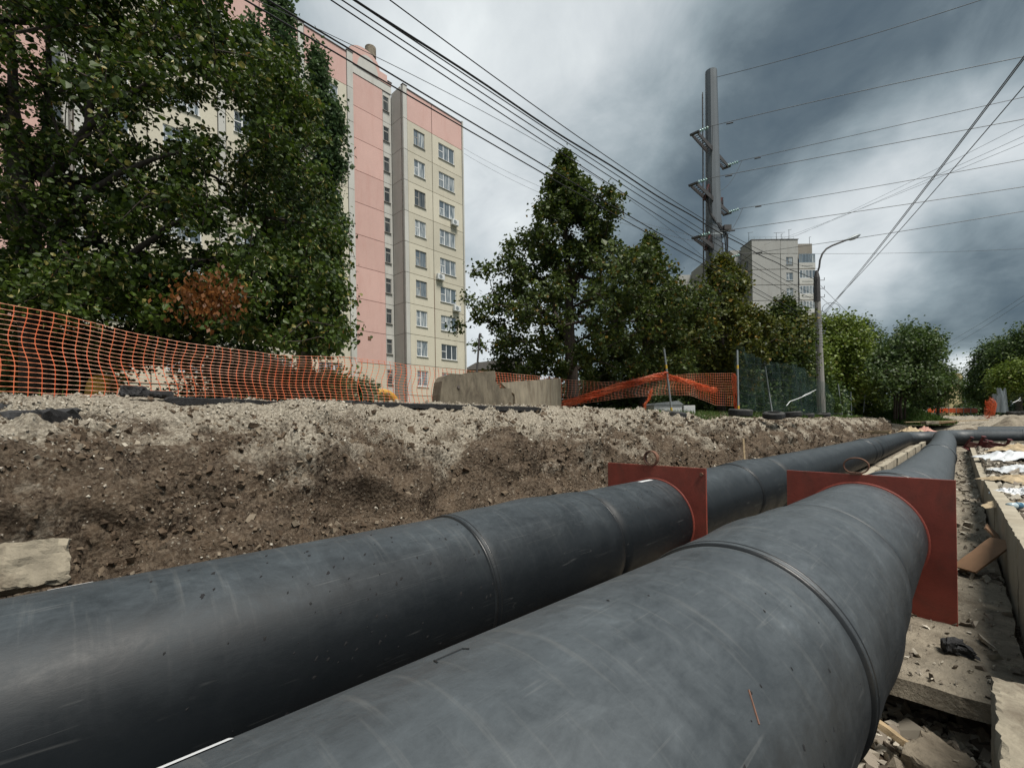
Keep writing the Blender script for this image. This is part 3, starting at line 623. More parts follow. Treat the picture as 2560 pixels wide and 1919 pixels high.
# pit rubble under the cut edge of the floor
for k in range(60):
    t_ = 2.5 + 1.6 * random.random(); h_ = -0.12 + 0.75 * random.random(); s = 0.022 + 0.055 * random.random() ** 2
    o = link('stone', stone_mesh[k % 5], bed); o.location = st(t_, h_, bed_h(t_, h_) + s * 0.5); o.scale = (s * 1.5, s * 1.1, s * 0.8); o.rotation_euler = tuple(rng.uniform(0, 6.28, 3))
ps = np.array([tuple(st(a_, b_, bed_h(a_, b_) + .015)) for a_, b_ in [(1.8 + 2.5 * random.random(), -0.13 + 1.2 * random.random()) for _ in range(2400)]])
scatter_stones('rubble', ps, np.exp(rng.normal(math.log(0.020), 0.6, len(ps))), M['gravel'], 0.7, label='broken stones in the pit under the floor edge')
o = rough_box('rubble_slab', (-0.16, -0.12, -0.05), (0.16, 0.12, 0.05), M['concrete'], None, Matrix.Translation(st(3.42, 0.10, -1.91)) @ Matrix.Rotation(0.5, 4, 'Z') @ Matrix.Rotation(0.15, 4, 'X'), cuts=18, amp=0.012, scale=14, seed=71); tag(o, 'flat broken slab among stones in the pit by the near pipe', 'broken slab')
o = rough_box('timber_offcut', (-0.16, -0.03, -0.02), (0.16, 0.03, 0.02), M['wood'], None, Matrix.Translation(st(3.42, 0.30, -1.84)) @ Matrix.Rotation(-0.35, 4, 'Z') @ Matrix.Rotation(0.55, 4, 'Y'), cuts=9, amp=0.006, scale=6, seed=72); tag(o, 'short timber leaning in the pit against the near pipe', 'timber')
o = rough_box('asphalt_lump', (-0.085, -0.045, -0.035), (0.085, 0.045, 0.035), M['asphalt'], None, Matrix.Translation(st(4.35, 0.02, -1.585)) @ Matrix.Rotation(-0.5, 4, 'Z') @ Matrix.Rotation(0.2, 4, 'Y'), cuts=12, amp=0.028, scale=16, seed=73); tag(o, 'black broken lump lying alone on the trench floor', 'asphalt lump')
# backfill stones right of the wall
ps = []
for _ in range(6500):
    t_ = 3.2 + 30 * random.random() ** 1.7; h_ = -0.46 - random.random() ** 1.2 * (0.25 + 0.09 * t_); ps.append(tuple(st(t_, h_, bed_z(t_, h_) + 0.02 + 0.05 * noise.fractal(Vector((t_, h_, bed_z(t_, h_))) * 1.7, 1, 2, 4))))
ps = np.array(ps); dd = np.linalg.norm(ps, axis=1)
scatter_stones('rubble', ps, np.clip(np.exp(rng.normal(math.log(0.013), 0.65, len(ps))) * np.clip(dd / 6, 0.8, 2.6), 0.005, 0.10), M['gravel'], 0.45, label='broken stone spread over the backfill right of the low wall')
# mounds beyond the crossing pipe
def mound(name, c, r, hgt, mat, label, cat, seed=0, sx=1.0, amp=0.25, kind=None, fine=0.0, rz=0.0):
    V = []; Fc = []; R_, A_ = 22, 44
    for i in range(R_ + 1):
        f = i / R_
        for j in range(A_):
            a = 2 * PI * j / A_; x = math.cos(a) * f * r * sx; y = math.sin(a) * f * r
            z = hgt * (math.cos(f * PI) * 0.5 + 0.5) ** 0.75; q = Vector((x, y, seed * 5.1)) * (1.6 / r)
            z += (amp * hgt * noise.fractal(q, 1, 2, 4) + fine * (1 - abs(noise.noise(q * 4)) * 2)) * (1 - f ** 3); x2 = x * (1 + 0.2 * noise.noise(q * 0.8)); y2 = y * (1 + 0.2 * noise.noise(q * 0.9 + Vector((3, 3, 3))))
            V.append((x2, y2, z - 0.12 * f))
    for i in range(R_):
        for j in range(A_): Fc.append((i * A_ + j, (i + 1) * A_ + j, (i + 1) * A_ + (j + 1) % A_, i * A_ + (j + 1) % A_))
    me = bpy.data.meshes.new(name); me.from_pydata(V, [], Fc); me.materials.append(mat); me.polygons.foreach_set('use_smooth', [True] * len(Fc)); me.update()
    o = link(name, me); o.location = c; o.rotation_euler = (0, 0, rz); return tag(o, label, cat, kind=kind)
for (x, y, z, r, hg, sx, nm) in ((2225, 1062, -0.9, 2.6, 0.75, 1.4, 'heap of excavated earth left of the crossing pipe'), (2390, 1062, -0.95, 2.4, 0.7, 1.6, 'low earth heap behind the crossing pipe'), (2470, 1050, -0.75, 1.7, 0.75, 1.3, 'dark undercut earth heap left of the grey boulder')):
    rx, rz = ray(x, y); Y = z / rz if abs(rz) > 1e-3 else 38; Y = 36.0
    mound('earth_heap', Vector((rx * Y, Y, -1.15)), r, hg, M['soil_pale'], nm, 'earth heap', seed=x, sx=sx)
# ================================================================== PIPES
PD = (D + Vector((0, 0, -0.006))).normalized()
PM = Matrix((PD, N, PD.cross(N))).transposed()       # local x = along the pipe
R0 = 0.45
def pipe(name, h, z0, label, rings, t_end, turn_to, mats, sag=None):
    r_ = root(name, st(0, h, z0), 0, label, 'pipe', rot=PM.to_euler())
    def part(nm, prof, mat, n=112):
        b = MB().lathe(prof, n)
        if sag: b.v = [(x, y + interp(sag[0], x), z + interp(sag[1], x)) for x, y, z in b.v]
        return b.build(nm, mat, r_, smooth=True, world=False)
    cur = -2.2
    for (a, b_) in rings:
        part('casing', [(cur + 0.004, R0 - .012), (cur + 0.004, R0)] + [(cur + (a - cur) * k / 24, R0) for k in range(1, 24)] + [(a, R0)], mats[0])
        L_ = b_ - a; prof = [(a, R0 + 0.004), (a + 0.015, R0 + 0.014)]
        for k in range(1, 24):
            f = k / 24; prof.append((a + 0.015 + (L_ - 0.03) * f, R0 + 0.013 + 0.013 * math.sin(PI * f) ** 1.2 + 0.006 * math.sin(2 * PI * f * 2 + h * 3) * math.sin(PI * f)))
        prof += [(b_ - 0.012, R0 + 0.010), (b_, R0 + 0.001)]
        part('joint_sleeve', prof, mats[1])
        for (c, w, rr) in ((a - 0.012, 0.012, 0.013), (a + 0.020, 0.009, 0.017), (b_ - 0.004, 0.010, 0.010)):
            part('sealing_band', [(c - w, R0 - 0.002), (c - w * 0.6, R0 + rr * .8), (c, R0 + rr), (c + w * 0.6, R0 + rr * .8), (c + w, R0 - 0.002)], M['rubber_seal'])
        cur = b_
    part('casing', [(cur, R0 - .01)] + [(cur + (t_end - cur) * k / 20, R0) for k in range(21)], mats[0], 80)
    if turn_to:
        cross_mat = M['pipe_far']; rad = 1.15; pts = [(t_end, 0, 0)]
        for k in range(1, 9):
            a = PI / 2 * k / 8; pts.append((t_end + rad * math.sin(a), -rad * (1 - math.cos(a)), 0))
        el = MB().tube(pts, R0 + 0.006, 36, caps=False); el.build('elbow', cross_mat, r_, smooth=True, world=False)
        MB().tube([(pts[-1][0], -rad - (turn_to - rad) * q / 14, 0.004 * q) for q in range(15)], R0, 36, caps=False).build('crossing_run', cross_mat, r_, smooth=True, world=False)
        for q in (3.0, 6.2): MB().tube([(pts[-1][0], -q - .3 * w_, 0.0) for w_ in range(4)], R0 + 0.022, 36, caps=False).build('joint_sleeve', cross_mat, r_, smooth=True, world=False)
    return r_
SAG2 = ([(-2.4, .090), (5.1, .015), (6.5, -.04), (9, -.09), (30, -.09), (34.8, 0)], [(-2.4, .038), (5.1, -.062), (6.6, -.10), (8, -.17), (11, -.22), (20, -.28), (26, -.22), (34.8, 0)])
def bend2(b, parent):
    if parent is pipe2: b.v = [(x, y + interp(SAG2[0], x), z + interp(SAG2[1], x)) for x, y, z in b.v]
    return b
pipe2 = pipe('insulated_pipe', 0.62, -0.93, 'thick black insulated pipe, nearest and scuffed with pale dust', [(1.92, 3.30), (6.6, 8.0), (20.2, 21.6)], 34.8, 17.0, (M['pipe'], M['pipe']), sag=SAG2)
pipe1 = pipe('insulated_pipe', 2.43, -1.055, 'black insulated pipe beside the earth bank, speckled with small dark pits', [(1.86, 3.31), (7.06, 8.5), (19.5, 21.0)], 36.6, 17.0, (M['pipe_shaded'], M['pipe_shaded']))
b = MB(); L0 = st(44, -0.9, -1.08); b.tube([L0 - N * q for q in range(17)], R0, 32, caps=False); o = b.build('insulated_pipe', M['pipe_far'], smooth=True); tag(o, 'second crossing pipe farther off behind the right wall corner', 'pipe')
M['pitmat'] = mat_simple('dark_pit_grit', (0.006, 0.006, 0.007), 0.85, 0.1, 9, 0)  # matte near-black for the small specks
# little pits and grit on the casings
def pits(parent, n, tr, ar, mat, label, s0=0.004, seed=1):
    rg = random.Random(seed); b = MB()
    for _ in range(n):
        t_ = tr[0] + (tr[1] - tr[0]) * rg.random(); a = math.radians(ar[0] + (ar[1] - ar[0]) * rg.random()); s = s0 * (0.5 + rg.random() * 1.2)
        c = Vector((t_, math.cos(a) * R0, math.sin(a) * R0)); u = Vector((0, -math.sin(a), math.cos(a))); w = Vector((1, 0, 0)); nrm_ = Vector((0, math.cos(a), math.sin(a)))
        k = 5; ring = [c + (w * math.cos(2 * PI * j / k + rg.random()) * s * (0.6 + rg.random()) + u * math.sin(2 * PI * j / k) * s * (0.8 + rg.random())) + nrm_ * 0.0006 for j in range(k)]
        b.add(ring + [c + nrm_ * 0.0025], [(j, (j + 1) % k, k) for j in range(k)])
    o = bend2(b, parent).build('pits', mat, parent, world=False); o['kind'] = 'stuff'; return o
pits(pipe1, 150, (0.2, 3.2), (95, 200), M['pitmat'], None, 0.0055, 3)
pits(pipe1, 60, (3.3, 4.6), (95, 190), M['pitmat'], None, 0.005, 4)
pits(pipe2, 30, (0.9, 2.8), (80, 170), M['pitmat'], None, 0.0035, 5)
# white strip near the top of the near pipe and on the other one
def strip(parent, t0, t1, deg, w, label):
    b = MB(); a0 = math.radians(deg); a1 = a0 + w / R0; n = 10
    vs = []; 
    for i in range(n + 1):
        t_ = t0 + (t1 - t0) * i / n
        for a in (a0, a0 + (a1 - a0) * .5, a1): vs.append((t_, math.cos(a) * (R0 + 0.0022), math.sin(a) * (R0 + 0.0022)))
    fs = [(i * 3 + j, i * 3 + j + 1, i * 3 + j + 4, i * 3 + j + 3) for i in range(n) for j in range(2)]
    o = bend2(b.add(vs, fs), parent).build('tape_strip', M['white_tape'], parent, world=False); o['label'] = label
strip(pipe2, -0.4, 0.20, 62.5, 0.036, 'white paper strip stuck along the pipe')
strip(pipe1, -0.03, 0.10, 79, 0.016, 'white paper strip stuck along the pipe')
strip(pipe1, 4.36, 4.62, 88, 0.05, 'white paper strip stuck along the pipe')
# small gouges on the near pipe
b = MB()
def on2(t_, deg, r=R0 + 0.001): a = math.radians(deg); return Vector((t_, math.cos(a) * r, math.sin(a) * r))
b.tube([on2(0.555, 77.0), on2(0.56, 74.5), on2(0.635, 74.5), on2(0.64, 77.0)], 0.0022, 5)
o = bend2(b, pipe2).build('gouge', M['rubber_seal'], pipe2, world=False)
b = MB(); b.tube([on2(1.13, 135), on2(1.10, 139), on2(1.08, 142)], 0.0022, 5); o = bend2(b, pipe2).build('scrape', M['rust'], pipe2, world=False); o['label'] = 'orange scrape mark'

# ---------- anchor plates
def anchor_plate(t0, h0, zc, side, label, yaw, hr, hand):
    r_ = root('anchor_plate', st(t0, h0, zc), 0, label, 'steel plate', rot=(Matrix(((D.x, N.x, 0), (D.y, N.y, 0), (0, 0, 1))) @ Matrix.Rotation(yaw, 3, 'Z')).to_euler())
    return r_
def build_plate(r_, side, hole_c, hole_r, th=0.024):
    n = 64; s = side / 2; vs = []; per = []
    for j in range(n):
        a = 2 * PI * j / n + PI / 4 * 0; cx, sx_ = math.cos(a), math.sin(a); m_ = max(abs(cx), abs(sx_)); per.append((cx / m_ * s, sx_ / m_ * s))
    for x in (-th / 2, th / 2):
        vs += [(x, p[0], p[1]) for p in per]; vs += [(x, hole_c[0] + hole_r * math.cos(2 * PI * j / n), hole_c[1] + hole_r * math.sin(2 * PI * j / n)) for j in range(n)]
    fs = []
    for j in range(n):
        k = (j + 1) % n
        fs.append((j, n + j, n + k, k)); fs.append((2 * n + j, 2 * n + k, 3 * n + k, 3 * n + j)); fs.append((j, k, 2 * n + k, 2 * n + j)); fs.append((n + j, 3 * n + j, 3 * n + k, n + k))
    MB().add(vs, fs).build('plate', M['red_oxide'], r_, world=False)
    prof = [(-0.020, hole_r - 0.012), (-0.020, hole_r - 0.004), (-0.016, hole_r + 0.002), (-th / 2, hole_r + 0.005)]
    Mx = Matrix.Translation((0, hole_c[0], hole_c[1])); MB().lathe(prof, 72, M=Mx).build('collar', M['red_oxide'], r_, smooth=True, world=False)
p2r = anchor_plate(5.0, 0.615, -1.085, 1.2, 'larger red steel plate around the nearer pipe with thin wire loop on top', -0.10, 0, 0)
build_plate(p2r, 1.19, (0.636 - 0.615, -1.022 + 1.085), R0 + 0.014)
pts = [(0.0, 0.04 + 0.092 * math.sin(2 * PI * j / 40), 0.595 + 0.075 + 0.070 * -math.cos(2 * PI * j / 40)) for j in range(40)]
MB().tube(pts, 0.0065, 8, closed=True).build('lifting_loop', M['rust'], p2r, smooth=True, world=False)
MB().box((-0.02, 0.0, 0.593), (0.02, 0.08, 0.612)).build('weld_foot', M['rust'], p2r, world=False)
p1r = anchor_plate(4.70, 2.44, -1.08, 1.2, 'smaller looking red steel plate around the pipe beside the bank with rusty ring', -0.05, 0, 0)
build_plate(p1r, 1.2, (-0.01, -1.055 - 0.028 + 1.08), R0 + 0.014)
n = 40; prof = []
b = MB(); vs = []
for j in range(n):
    a = 2 * PI * j / n
    for (rr, xx) in ((0.072, -0.028), (0.084, -0.028), (0.084, 0.028), (0.072, 0.028)): vs.append((xx, 0.02 + rr * math.cos(a), 0.6 + 0.079 + rr * math.sin(a)))
fs = [(j * 4 + i, ((j + 1) % n) * 4 + i, ((j + 1) % n) * 4 + (i + 1) % 4, j * 4 + (i + 1) % 4) for j in range(n) for i in range(4)]
b.add(vs, fs).build('lifting_ring', M['rust'], p1r, world=False)
MB().tube([(-0.03, -0.56, 0.54), (0.03, -0.56, 0.54)], 0.02, 6).build('bolt', M['rust'], p1r, world=False)
# ---------- things lying in and by the trench
def plank(a, b_, w, th, mat, name, label, cat, seed=0, roll=0.0):
    a = Vector(a); b_ = Vector(b_); d = (b_ - a); L_ = d.length; q = d.to_track_quat('X', 'Z').to_matrix().to_4x4()
    Mx = Matrix.Translation(a) @ q @ Matrix.Rotation(roll, 4, 'X')
    o = rough_box(name, (0, -w / 2, -th / 2), (L_, w / 2, th / 2), mat, None, Mx, maxseg=max(L_ / 14, 0.03), amp=th * 0.12, scale=3, seed=seed); return tag(o, label, cat)
plank(st(6.55, -0.02, -1.56), st(6.9, -0.31, -1.28), 0.22, 0.02, M['cardboard'], 'bent_board', 'brown board leaning from the trench floor to the low wall', 'board', 5)
plank(st(7.05, -0.25, -1.28), st(8.1, -0.29, -1.40), 0.20, 0.02, M['cardboard'], 'bent_board', 'folded brown board lying against the wall behind the leaning one', 'board', 6, 0.9)
for k, (x0, y0, x1, y1, Y) in enumerate(((2145, 1080, 2228, 1077, 19.5), (2178, 1083, 2225, 1081, 18.5))):
    plank(ptY(x0, y0, Y), ptY(x1, y1, Y - 1.0), 0.09, 0.06, M['wood'], 'plank', ['longer pale plank sticking out of the bank above the pipe', 'shorter pale plank just below the longer one at the bank'][k], 'plank', k)
plank(ptY(2262, 1055, 34), ptY(2470, 1049.5, 36), 0.12, 0.07, M['wood'], 'long_beam', 'long pale wooden beam laid across the trench behind the pipe bend', 'beam', 9)
plank(ptY(2308, 1057, 33), ptY(2340, 1056, 33), 0.5, 0.22, M['concrete'], 'sill_block', 'grey block under the long beam left of brown sheet', 'block', 10)
plank(ptY(2335, 1058, 33.3), ptY(2383, 1055, 33.0), 0.6, 0.05, M['cardboard'], 'brown_sheet', 'curled brown sheet lying behind the crossing pipe', 'sheet', 11)
# rag bundle on the crossing pipe
def crumple(name, c, sx, sy, hg, mat, label, cat, seed=0, rz=0.0, res=34, ridge=5.0, group=None):
    V = []
    for i in range(res):
        for j in range(res):
            u = i / (res - 1) * 2 - 1; v = j / (res - 1) * 2 - 1; rr = math.sqrt(u * u + v * v); e = 1 + 0.35 * noise.noise(Vector((math.atan2(v, u) * 1.3, seed * 3.3, 0)))
            q = Vector((u * ridge * 0.5, v * ridge * 0.5, seed * 7.7)); n_ = noise.fractal(q, 0.9, 2.0, 3); rdg = 1 - 2 * abs(noise.noise(q * 1.6))
            z = hg * max(0, 1 - rr * 0.72) ** 0.7 * (0.8 + 0.55 * n_) + hg * 0.33 * rdg * max(0, 1.15 - rr)
            V.append((u * sx * e + 0.06 * sx * n_, v * sy * e + 0.06 * sy * rdg, max(z, -0.01)))
    Fc = [(i * res + j, (i + 1) * res + j, (i + 1) * res + j + 1, i * res + j + 1) for i in range(res - 1) for j in range(res - 1)]
    me = bpy.data.meshes.new(name); me.from_pydata(V, [], Fc); me.materials.append(mat); me.polygons.foreach_set('use_smooth', [True] * len(Fc)); me.update()
    o = link(name, me); o.location = c; o.rotation_euler = (0, 0, rz); return tag(o, label, cat, group)
M['pinkrag'] = mat_simple('faded_pink_rag', (0.48, 0.27, 0.22), 0.95, 0.25, 5, 0.5, 20)
p = ptY(2300, 1072, 30.5)
crumple('rag_bundle', p + Vector((-0.6, 0, -0.25)), 0.6, 0.5, 0.38, M['cloth'], 'beige rag bundle beside the bend of the crossing pipe', 'rag', 3)
crumple('rag_bundle', p + Vector((0.35, 0, -0.25)), 0.5, 0.4, 0.36, M['pinkrag'], 'faded pink rag next to the beige bundle', 'rag', 4)
def right_pt(x, y, z): rx, rz = ray(x, y); Y = z / rz; return Vector((rx * Y, Y, z))
for k, (x, y, sx, sy, hg, mt, lab) in enumerate((
        (2522, 1150, 0.70, 0.55, 0.22, 'film', 'large crumpled white plastic sheet in the backfill right of the wall'),
        (2556, 1182, 0.38, 0.40, 0.14, 'film', 'smaller white plastic sheet at the right edge below the large one'),
        (2524, 1236, 0.17, 0.16, 0.10, 'film', 'white plastic bag lying just right of the wall joint'),
        (2556, 1238, 0.18, 0.18, 0.12, 'film', 'white torn bag at the right edge beside another bag'),
        (2552, 1130, 0.75, 0.7, 0.24, 'cloth', 'beige dirty heap of insulation beyond the white sheets'),
        (2548, 1205, 0.42, 0.35, 0.12, 'cloth', 'beige folded cloth between the white sheets and bags'),
        (2556, 1270, 0.3, 0.3, 0.08, 'cloth', 'small beige scrap near the plastic bottle'))):
    p = right_pt(x, y, -1.18); crumple('plastic_sheet' if mt == 'film' else 'cloth_heap', p, sx, sy, hg, M[mt], lab, 'plastic sheet' if mt == 'film' else 'cloth heap', seed=k + 11, rz=k * 0.9)
# plastic bottle
M['bottle'] = mat_simple('pale_blue_bottle', (0.42, 0.52, 0.56), 0.15, 0.05, 4, 0)
M['bluecap'] = mat_simple('blue_label', (0.05, 0.14, 0.22), 0.4, 0.05, 4, 0)
p = right_pt(2543, 1263, -1.08); r_ = root('plastic_bottle', p, 0, 'pale plastic bottle with dark blue label lying right of the wall', 'bottle', rot=(0, 0.0, 0.15))
MB().lathe([(-0.13, 0.0), (-0.13, 0.036), (-0.05, 0.038), (0.05, 0.038), (0.10, 0.03), (0.13, 0.014), (0.15, 0.014)], 18).build('body', M['bottle'], r_, smooth=True, world=False)
MB().lathe([(-0.03, 0.0385), (-0.03, 0.040), (0.04, 0.040), (0.04, 0.0385)], 18).build('label_band', M['bluecap'], r_, smooth=True, world=False)
MB().lathe([(0.145, 0.016), (0.165, 0.016), (0.165, 0.0)], 14).build('cap', M['white_paint'], r_, smooth=True, world=False)
# maroon sliding supports near the corner
def support(c, rz, rx_, label):
    r_ = root('pipe_support', c, 0, label, 'pipe support', rot=(rx_, 0.15, rz))
    MB().box((-0.5, -0.22, 0), (0.5, 0.22, 0.03)).build('base_plate', M['maroon'], r_, world=False)
    for s in (-1, 1): MB().box((-0.45, s * 0.16 - 0.012, 0.032), (0.45, s * 0.16 + 0.012, 0.30)).build('side_web', M['maroon'], r_, world=False)
    for (x, s) in ((-0.42, -1), (0.42, -1), (-0.42, 1), (0.42, 1)):
        MB().box((x - 0.05, s * 0.19 - 0.012, 0.032), (x + 0.05, s * 0.19 + 0.012, 0.48)).build('upright', M['maroon'], r_, world=False)
        MB().box((x - 0.07, s * 0.19 - 0.05, 0.482), (x + 0.07, s * 0.19 + 0.05, 0.50)).build('clamp_tab', M['maroon'], r_, world=False)
support(ptY(2440, 1122, 18) + Vector((0, 0, -0.1)), 0.25, 0.5, 'maroon steel pipe support tipped over beside the wall corner')
support(ptY(2484, 1122, 17.2) + Vector((0, 0, -0.1)), -0.2, 0.45, 'maroon steel pipe support lying right of the tipped one')
# wooden post in front of the bank behind pipe and pale slab
plank(ptH(1862, 1150, 3.25), ptH(1858, 1096, 3.3), 0.035, 0.03, M['wood'], 'stake', 'thin pale wooden stake standing against the bank behind the pipe', 'stake', 12)
# concrete lump at the foot of the bank on the left
o = rough_box('concrete_slab', (-0.26, -0.14, -0.11), (0.26, 0.14, 0.11), M['oldslab'], None, Matrix.Translation(ptH(-25, 1432, 3.30)) @ STM.to_3x3().to_4x4() @ Matrix.Rotation(-0.30, 4, 'X') @ Matrix.Rotation(0.10, 4, 'Z'), maxseg=0.018, amp=0.012, scale=13, seed=21); tag(o, 'broken pale concrete slab at the foot of the bank on the left', 'concrete slab')
# asphalt crust along the lip of the bank
b = MB(); prev = None; pts = []
for k in range(150):
    x = 285 + (1352 - 285) * k / 149; y = interp([(285, 1004), (500, 1006), (700, 1012), (900, 1014), (1100, 1019), (1250, 1024), (1352, 1026)], x) + 2.0 * fb(x * .05, 1)
    pts.append((x, y))
vs = []
for k, (x, y) in enumerate(pts):
    h = interp([(285, 6.8), (800, 6.2), (1100, 6.0), (1352, 5.9)], x); p = ptH(x, y - 4, h); e = 0.06 * noise.noise(p * 1.5) + 0.035 * noise.noise(p * 7); th = 0.065 + 0.02 * noise.noise(p * 3) if x > 420 else 0.02
    q0 = p + N * (-e) ; vs += [q0 + Vector((0, 0, th * .5)), q0 + Vector((0, 0, -th * .7)) + N * 0.02, q0 + N * 0.55 + Vector((0, 0, -th * .9)), q0 + N * 0.55 + Vector((0, 0, th * .4 - 0.012)), q0 + N * 0.15 + Vector((0, 0, th * 0.75))]
fs = [(k * 5 + i, k * 5 + (i + 1) % 5, (k + 1) * 5 + (i + 1) % 5, (k + 1) * 5 + i) for k in range(len(pts) - 1) for i in range(5)]
o = b.add(vs, fs).build('asphalt_crust', M['asphalt']); tag(o, 'black broken edge of the old asphalt along the top of the bank', 'asphalt edge')
for k, (x, y, h, sx, sy, sz, lab) in enumerate(((80, 1052, 6.1, 0.30, 0.20, 0.10, 'large grey black asphalt chunk on the gravel at far left'), (18, 1032, 6.3, 0.20, 0.16, 0.09, 'asphalt chunk cut by the left edge of the frame'), (90, 1028, 6.5, 0.14, 0.10, 0.05, 'small asphalt chunk just behind the large one'),
        (338, 980, 7.35, 0.13, 0.10, 0.06, 'small pointed asphalt lump standing before the orange net'), (388, 987, 7.3, 0.17, 0.10, 0.04, 'flat black asphalt lump just right of the pointed one'), (176, 1010, 6.9, 0.07, 0.06, 0.04, 'tiny dark lump on the pale gravel near the net'))):
    o = rough_box('asphalt_chunk', (-sx, -sy, -sz), (sx, sy, sz), M['asphalt'], None, Matrix.Translation(ptH(x, y, h)) @ Matrix.Rotation(k * 1.1, 4, 'Z') @ Matrix.Rotation(0.12, 4, 'X'), cuts=11, amp=sz * 0.30, scale=1.6 / max(sx, .1), seed=k + 80); tag(o, lab, 'asphalt chunk')
# two concrete blocks at the top of the bank, the left one broken
def blockpoly(name, pix, h, th, label, seed, cat='concrete block'):
    import bmesh
    P_ = [ptH(x, y, h) for x, y in pix]; bm = bmesh.new(); f = bm.faces.new([bm.verts.new(p) for p in P_])
    r = bmesh.ops.extrude_face_region(bm, geom=[f]); bmesh.ops.translate(bm, verts=[v for v in r['geom'] if isinstance(v, bmesh.types.BMVert)], vec=N * th + D * 0.10)
    bmesh.ops.recalc_face_normals(bm, faces=bm.faces); bmesh.ops.triangulate(bm, faces=bm.faces)
    for _ in range(3): bmesh.ops.subdivide_edges(bm, edges=[e for e in bm.edges if e.calc_length() > 0.09], cuts=1); bmesh.ops.triangulate(bm, faces=bm.faces)
    for v in bm.verts: v.co += noise.turbulence_vector(v.co * 4 + Vector((seed, 0, 0)), 3, False) * 0.004
    me = bpy.data.meshes.new(name); bm.to_mesh(me); bm.free(); me.materials.append(M['oldslab_dark' if seed == 3 else 'oldslab']); me.update(); o = link(name, me); return tag(o, label, cat)
blockpoly('concrete_block', [(1098, 1026), (1101, 985), (1106, 952), (1114, 939), (1128, 934), (1168, 936), (1170, 931), (1206, 929), (1237, 926), (1240, 940), (1238, 951), (1246, 963), (1250, 970), (1278, 970), (1279, 985), (1284, 992), (1282, 1030)], 7.35, 0.42, 'broken weathered concrete block with a hole, left of the squared one', 3)
blockpoly('concrete_block', [(1252, 956), (1402, 945), (1404, 1032), (1288, 1030), (1286, 985), (1268, 972)], 7.9, 0.40, 'squared stained concrete block right of the broken one', 9)
b = MB(); c = ptH(1147, 967, 7.33); b.tube([c, c + N * 0.05], 0.035, 10); b.build('hole', M['joint'], [o for o in bpy.data.objects if o.name.startswith('concrete_block')][1])
MB().tube([ptH(1192, 932, 7.6), ptH(1199, 836, 7.6)], 0.022, 8).build('steel_stake', M['darksteel']); tag(bpy.data.objects['steel_stake'], 'dark steel stake holding the net above the broken concrete block', 'stake')
MB().tube([ptH(1199, 842, 7.6), ptH(1201, 834, 7.6)], 0.03, 8).build('stake_cap', M['darksteel'], bpy.data.objects['steel_stake'])
# ================================================================== APARTMENT BUILDING
BD = Vector((0.6842, 0.7293, 0)).normalized(); BN = Vector((-BD.y, BD.x, 0)); BH = 35.0
brot = Matrix(((BD.x, BN.x, 0), (BD.y, BN.y, 0), (0, 0, 1))).to_euler()
bld = root('apartment_building', BN * BH, 0, 'tall salmon and beige panel apartment block with nine storeys behind the trees', 'building', rot=brot)
Z0 = 2.85; FH = 2.8
panel_cache = {}
def panel_mesh(w, h, hole, mat, d=0.16, nm='panel', g=0.022):
    key = (round(w, 2), round(h, 2), hole, mat.name, d, g)
    if key in panel_cache: return panel_cache[key]
    b = MB()
    if hole is None: b.box((g, 0, g), (w - g, d, h - g))
    else:
        x0, x1, z0, z1 = hole; o = [(g, g), (w - g, g), (w - g, h - g), (g, h - g)]; i = [(x0, z0), (x1, z0), (x1, z1), (x0, z1)]
        vs = [(p[0], y, p[1]) for y in (0, d) for p in o + i]
        fs = []
        for k in range(4):
            n_ = (k + 1) % 4
            fs += [(k, n_, 4 + n_, 4 + k), (8 + k, 12 + k, 12 + n_, 8 + n_), (k, 8 + k, 8 + n_, n_), (4 + k, 4 + n_, 12 + n_, 12 + k)]
        b.add(vs, fs)
    me = b.mesh(nm, mat); panel_cache[key] = me; return me
def put(par, nm, me, loc, rz=0.0): o = link(nm, me, par); o.location = loc; o.rotation_euler = (0, 0, rz); return o
win_cache = {}
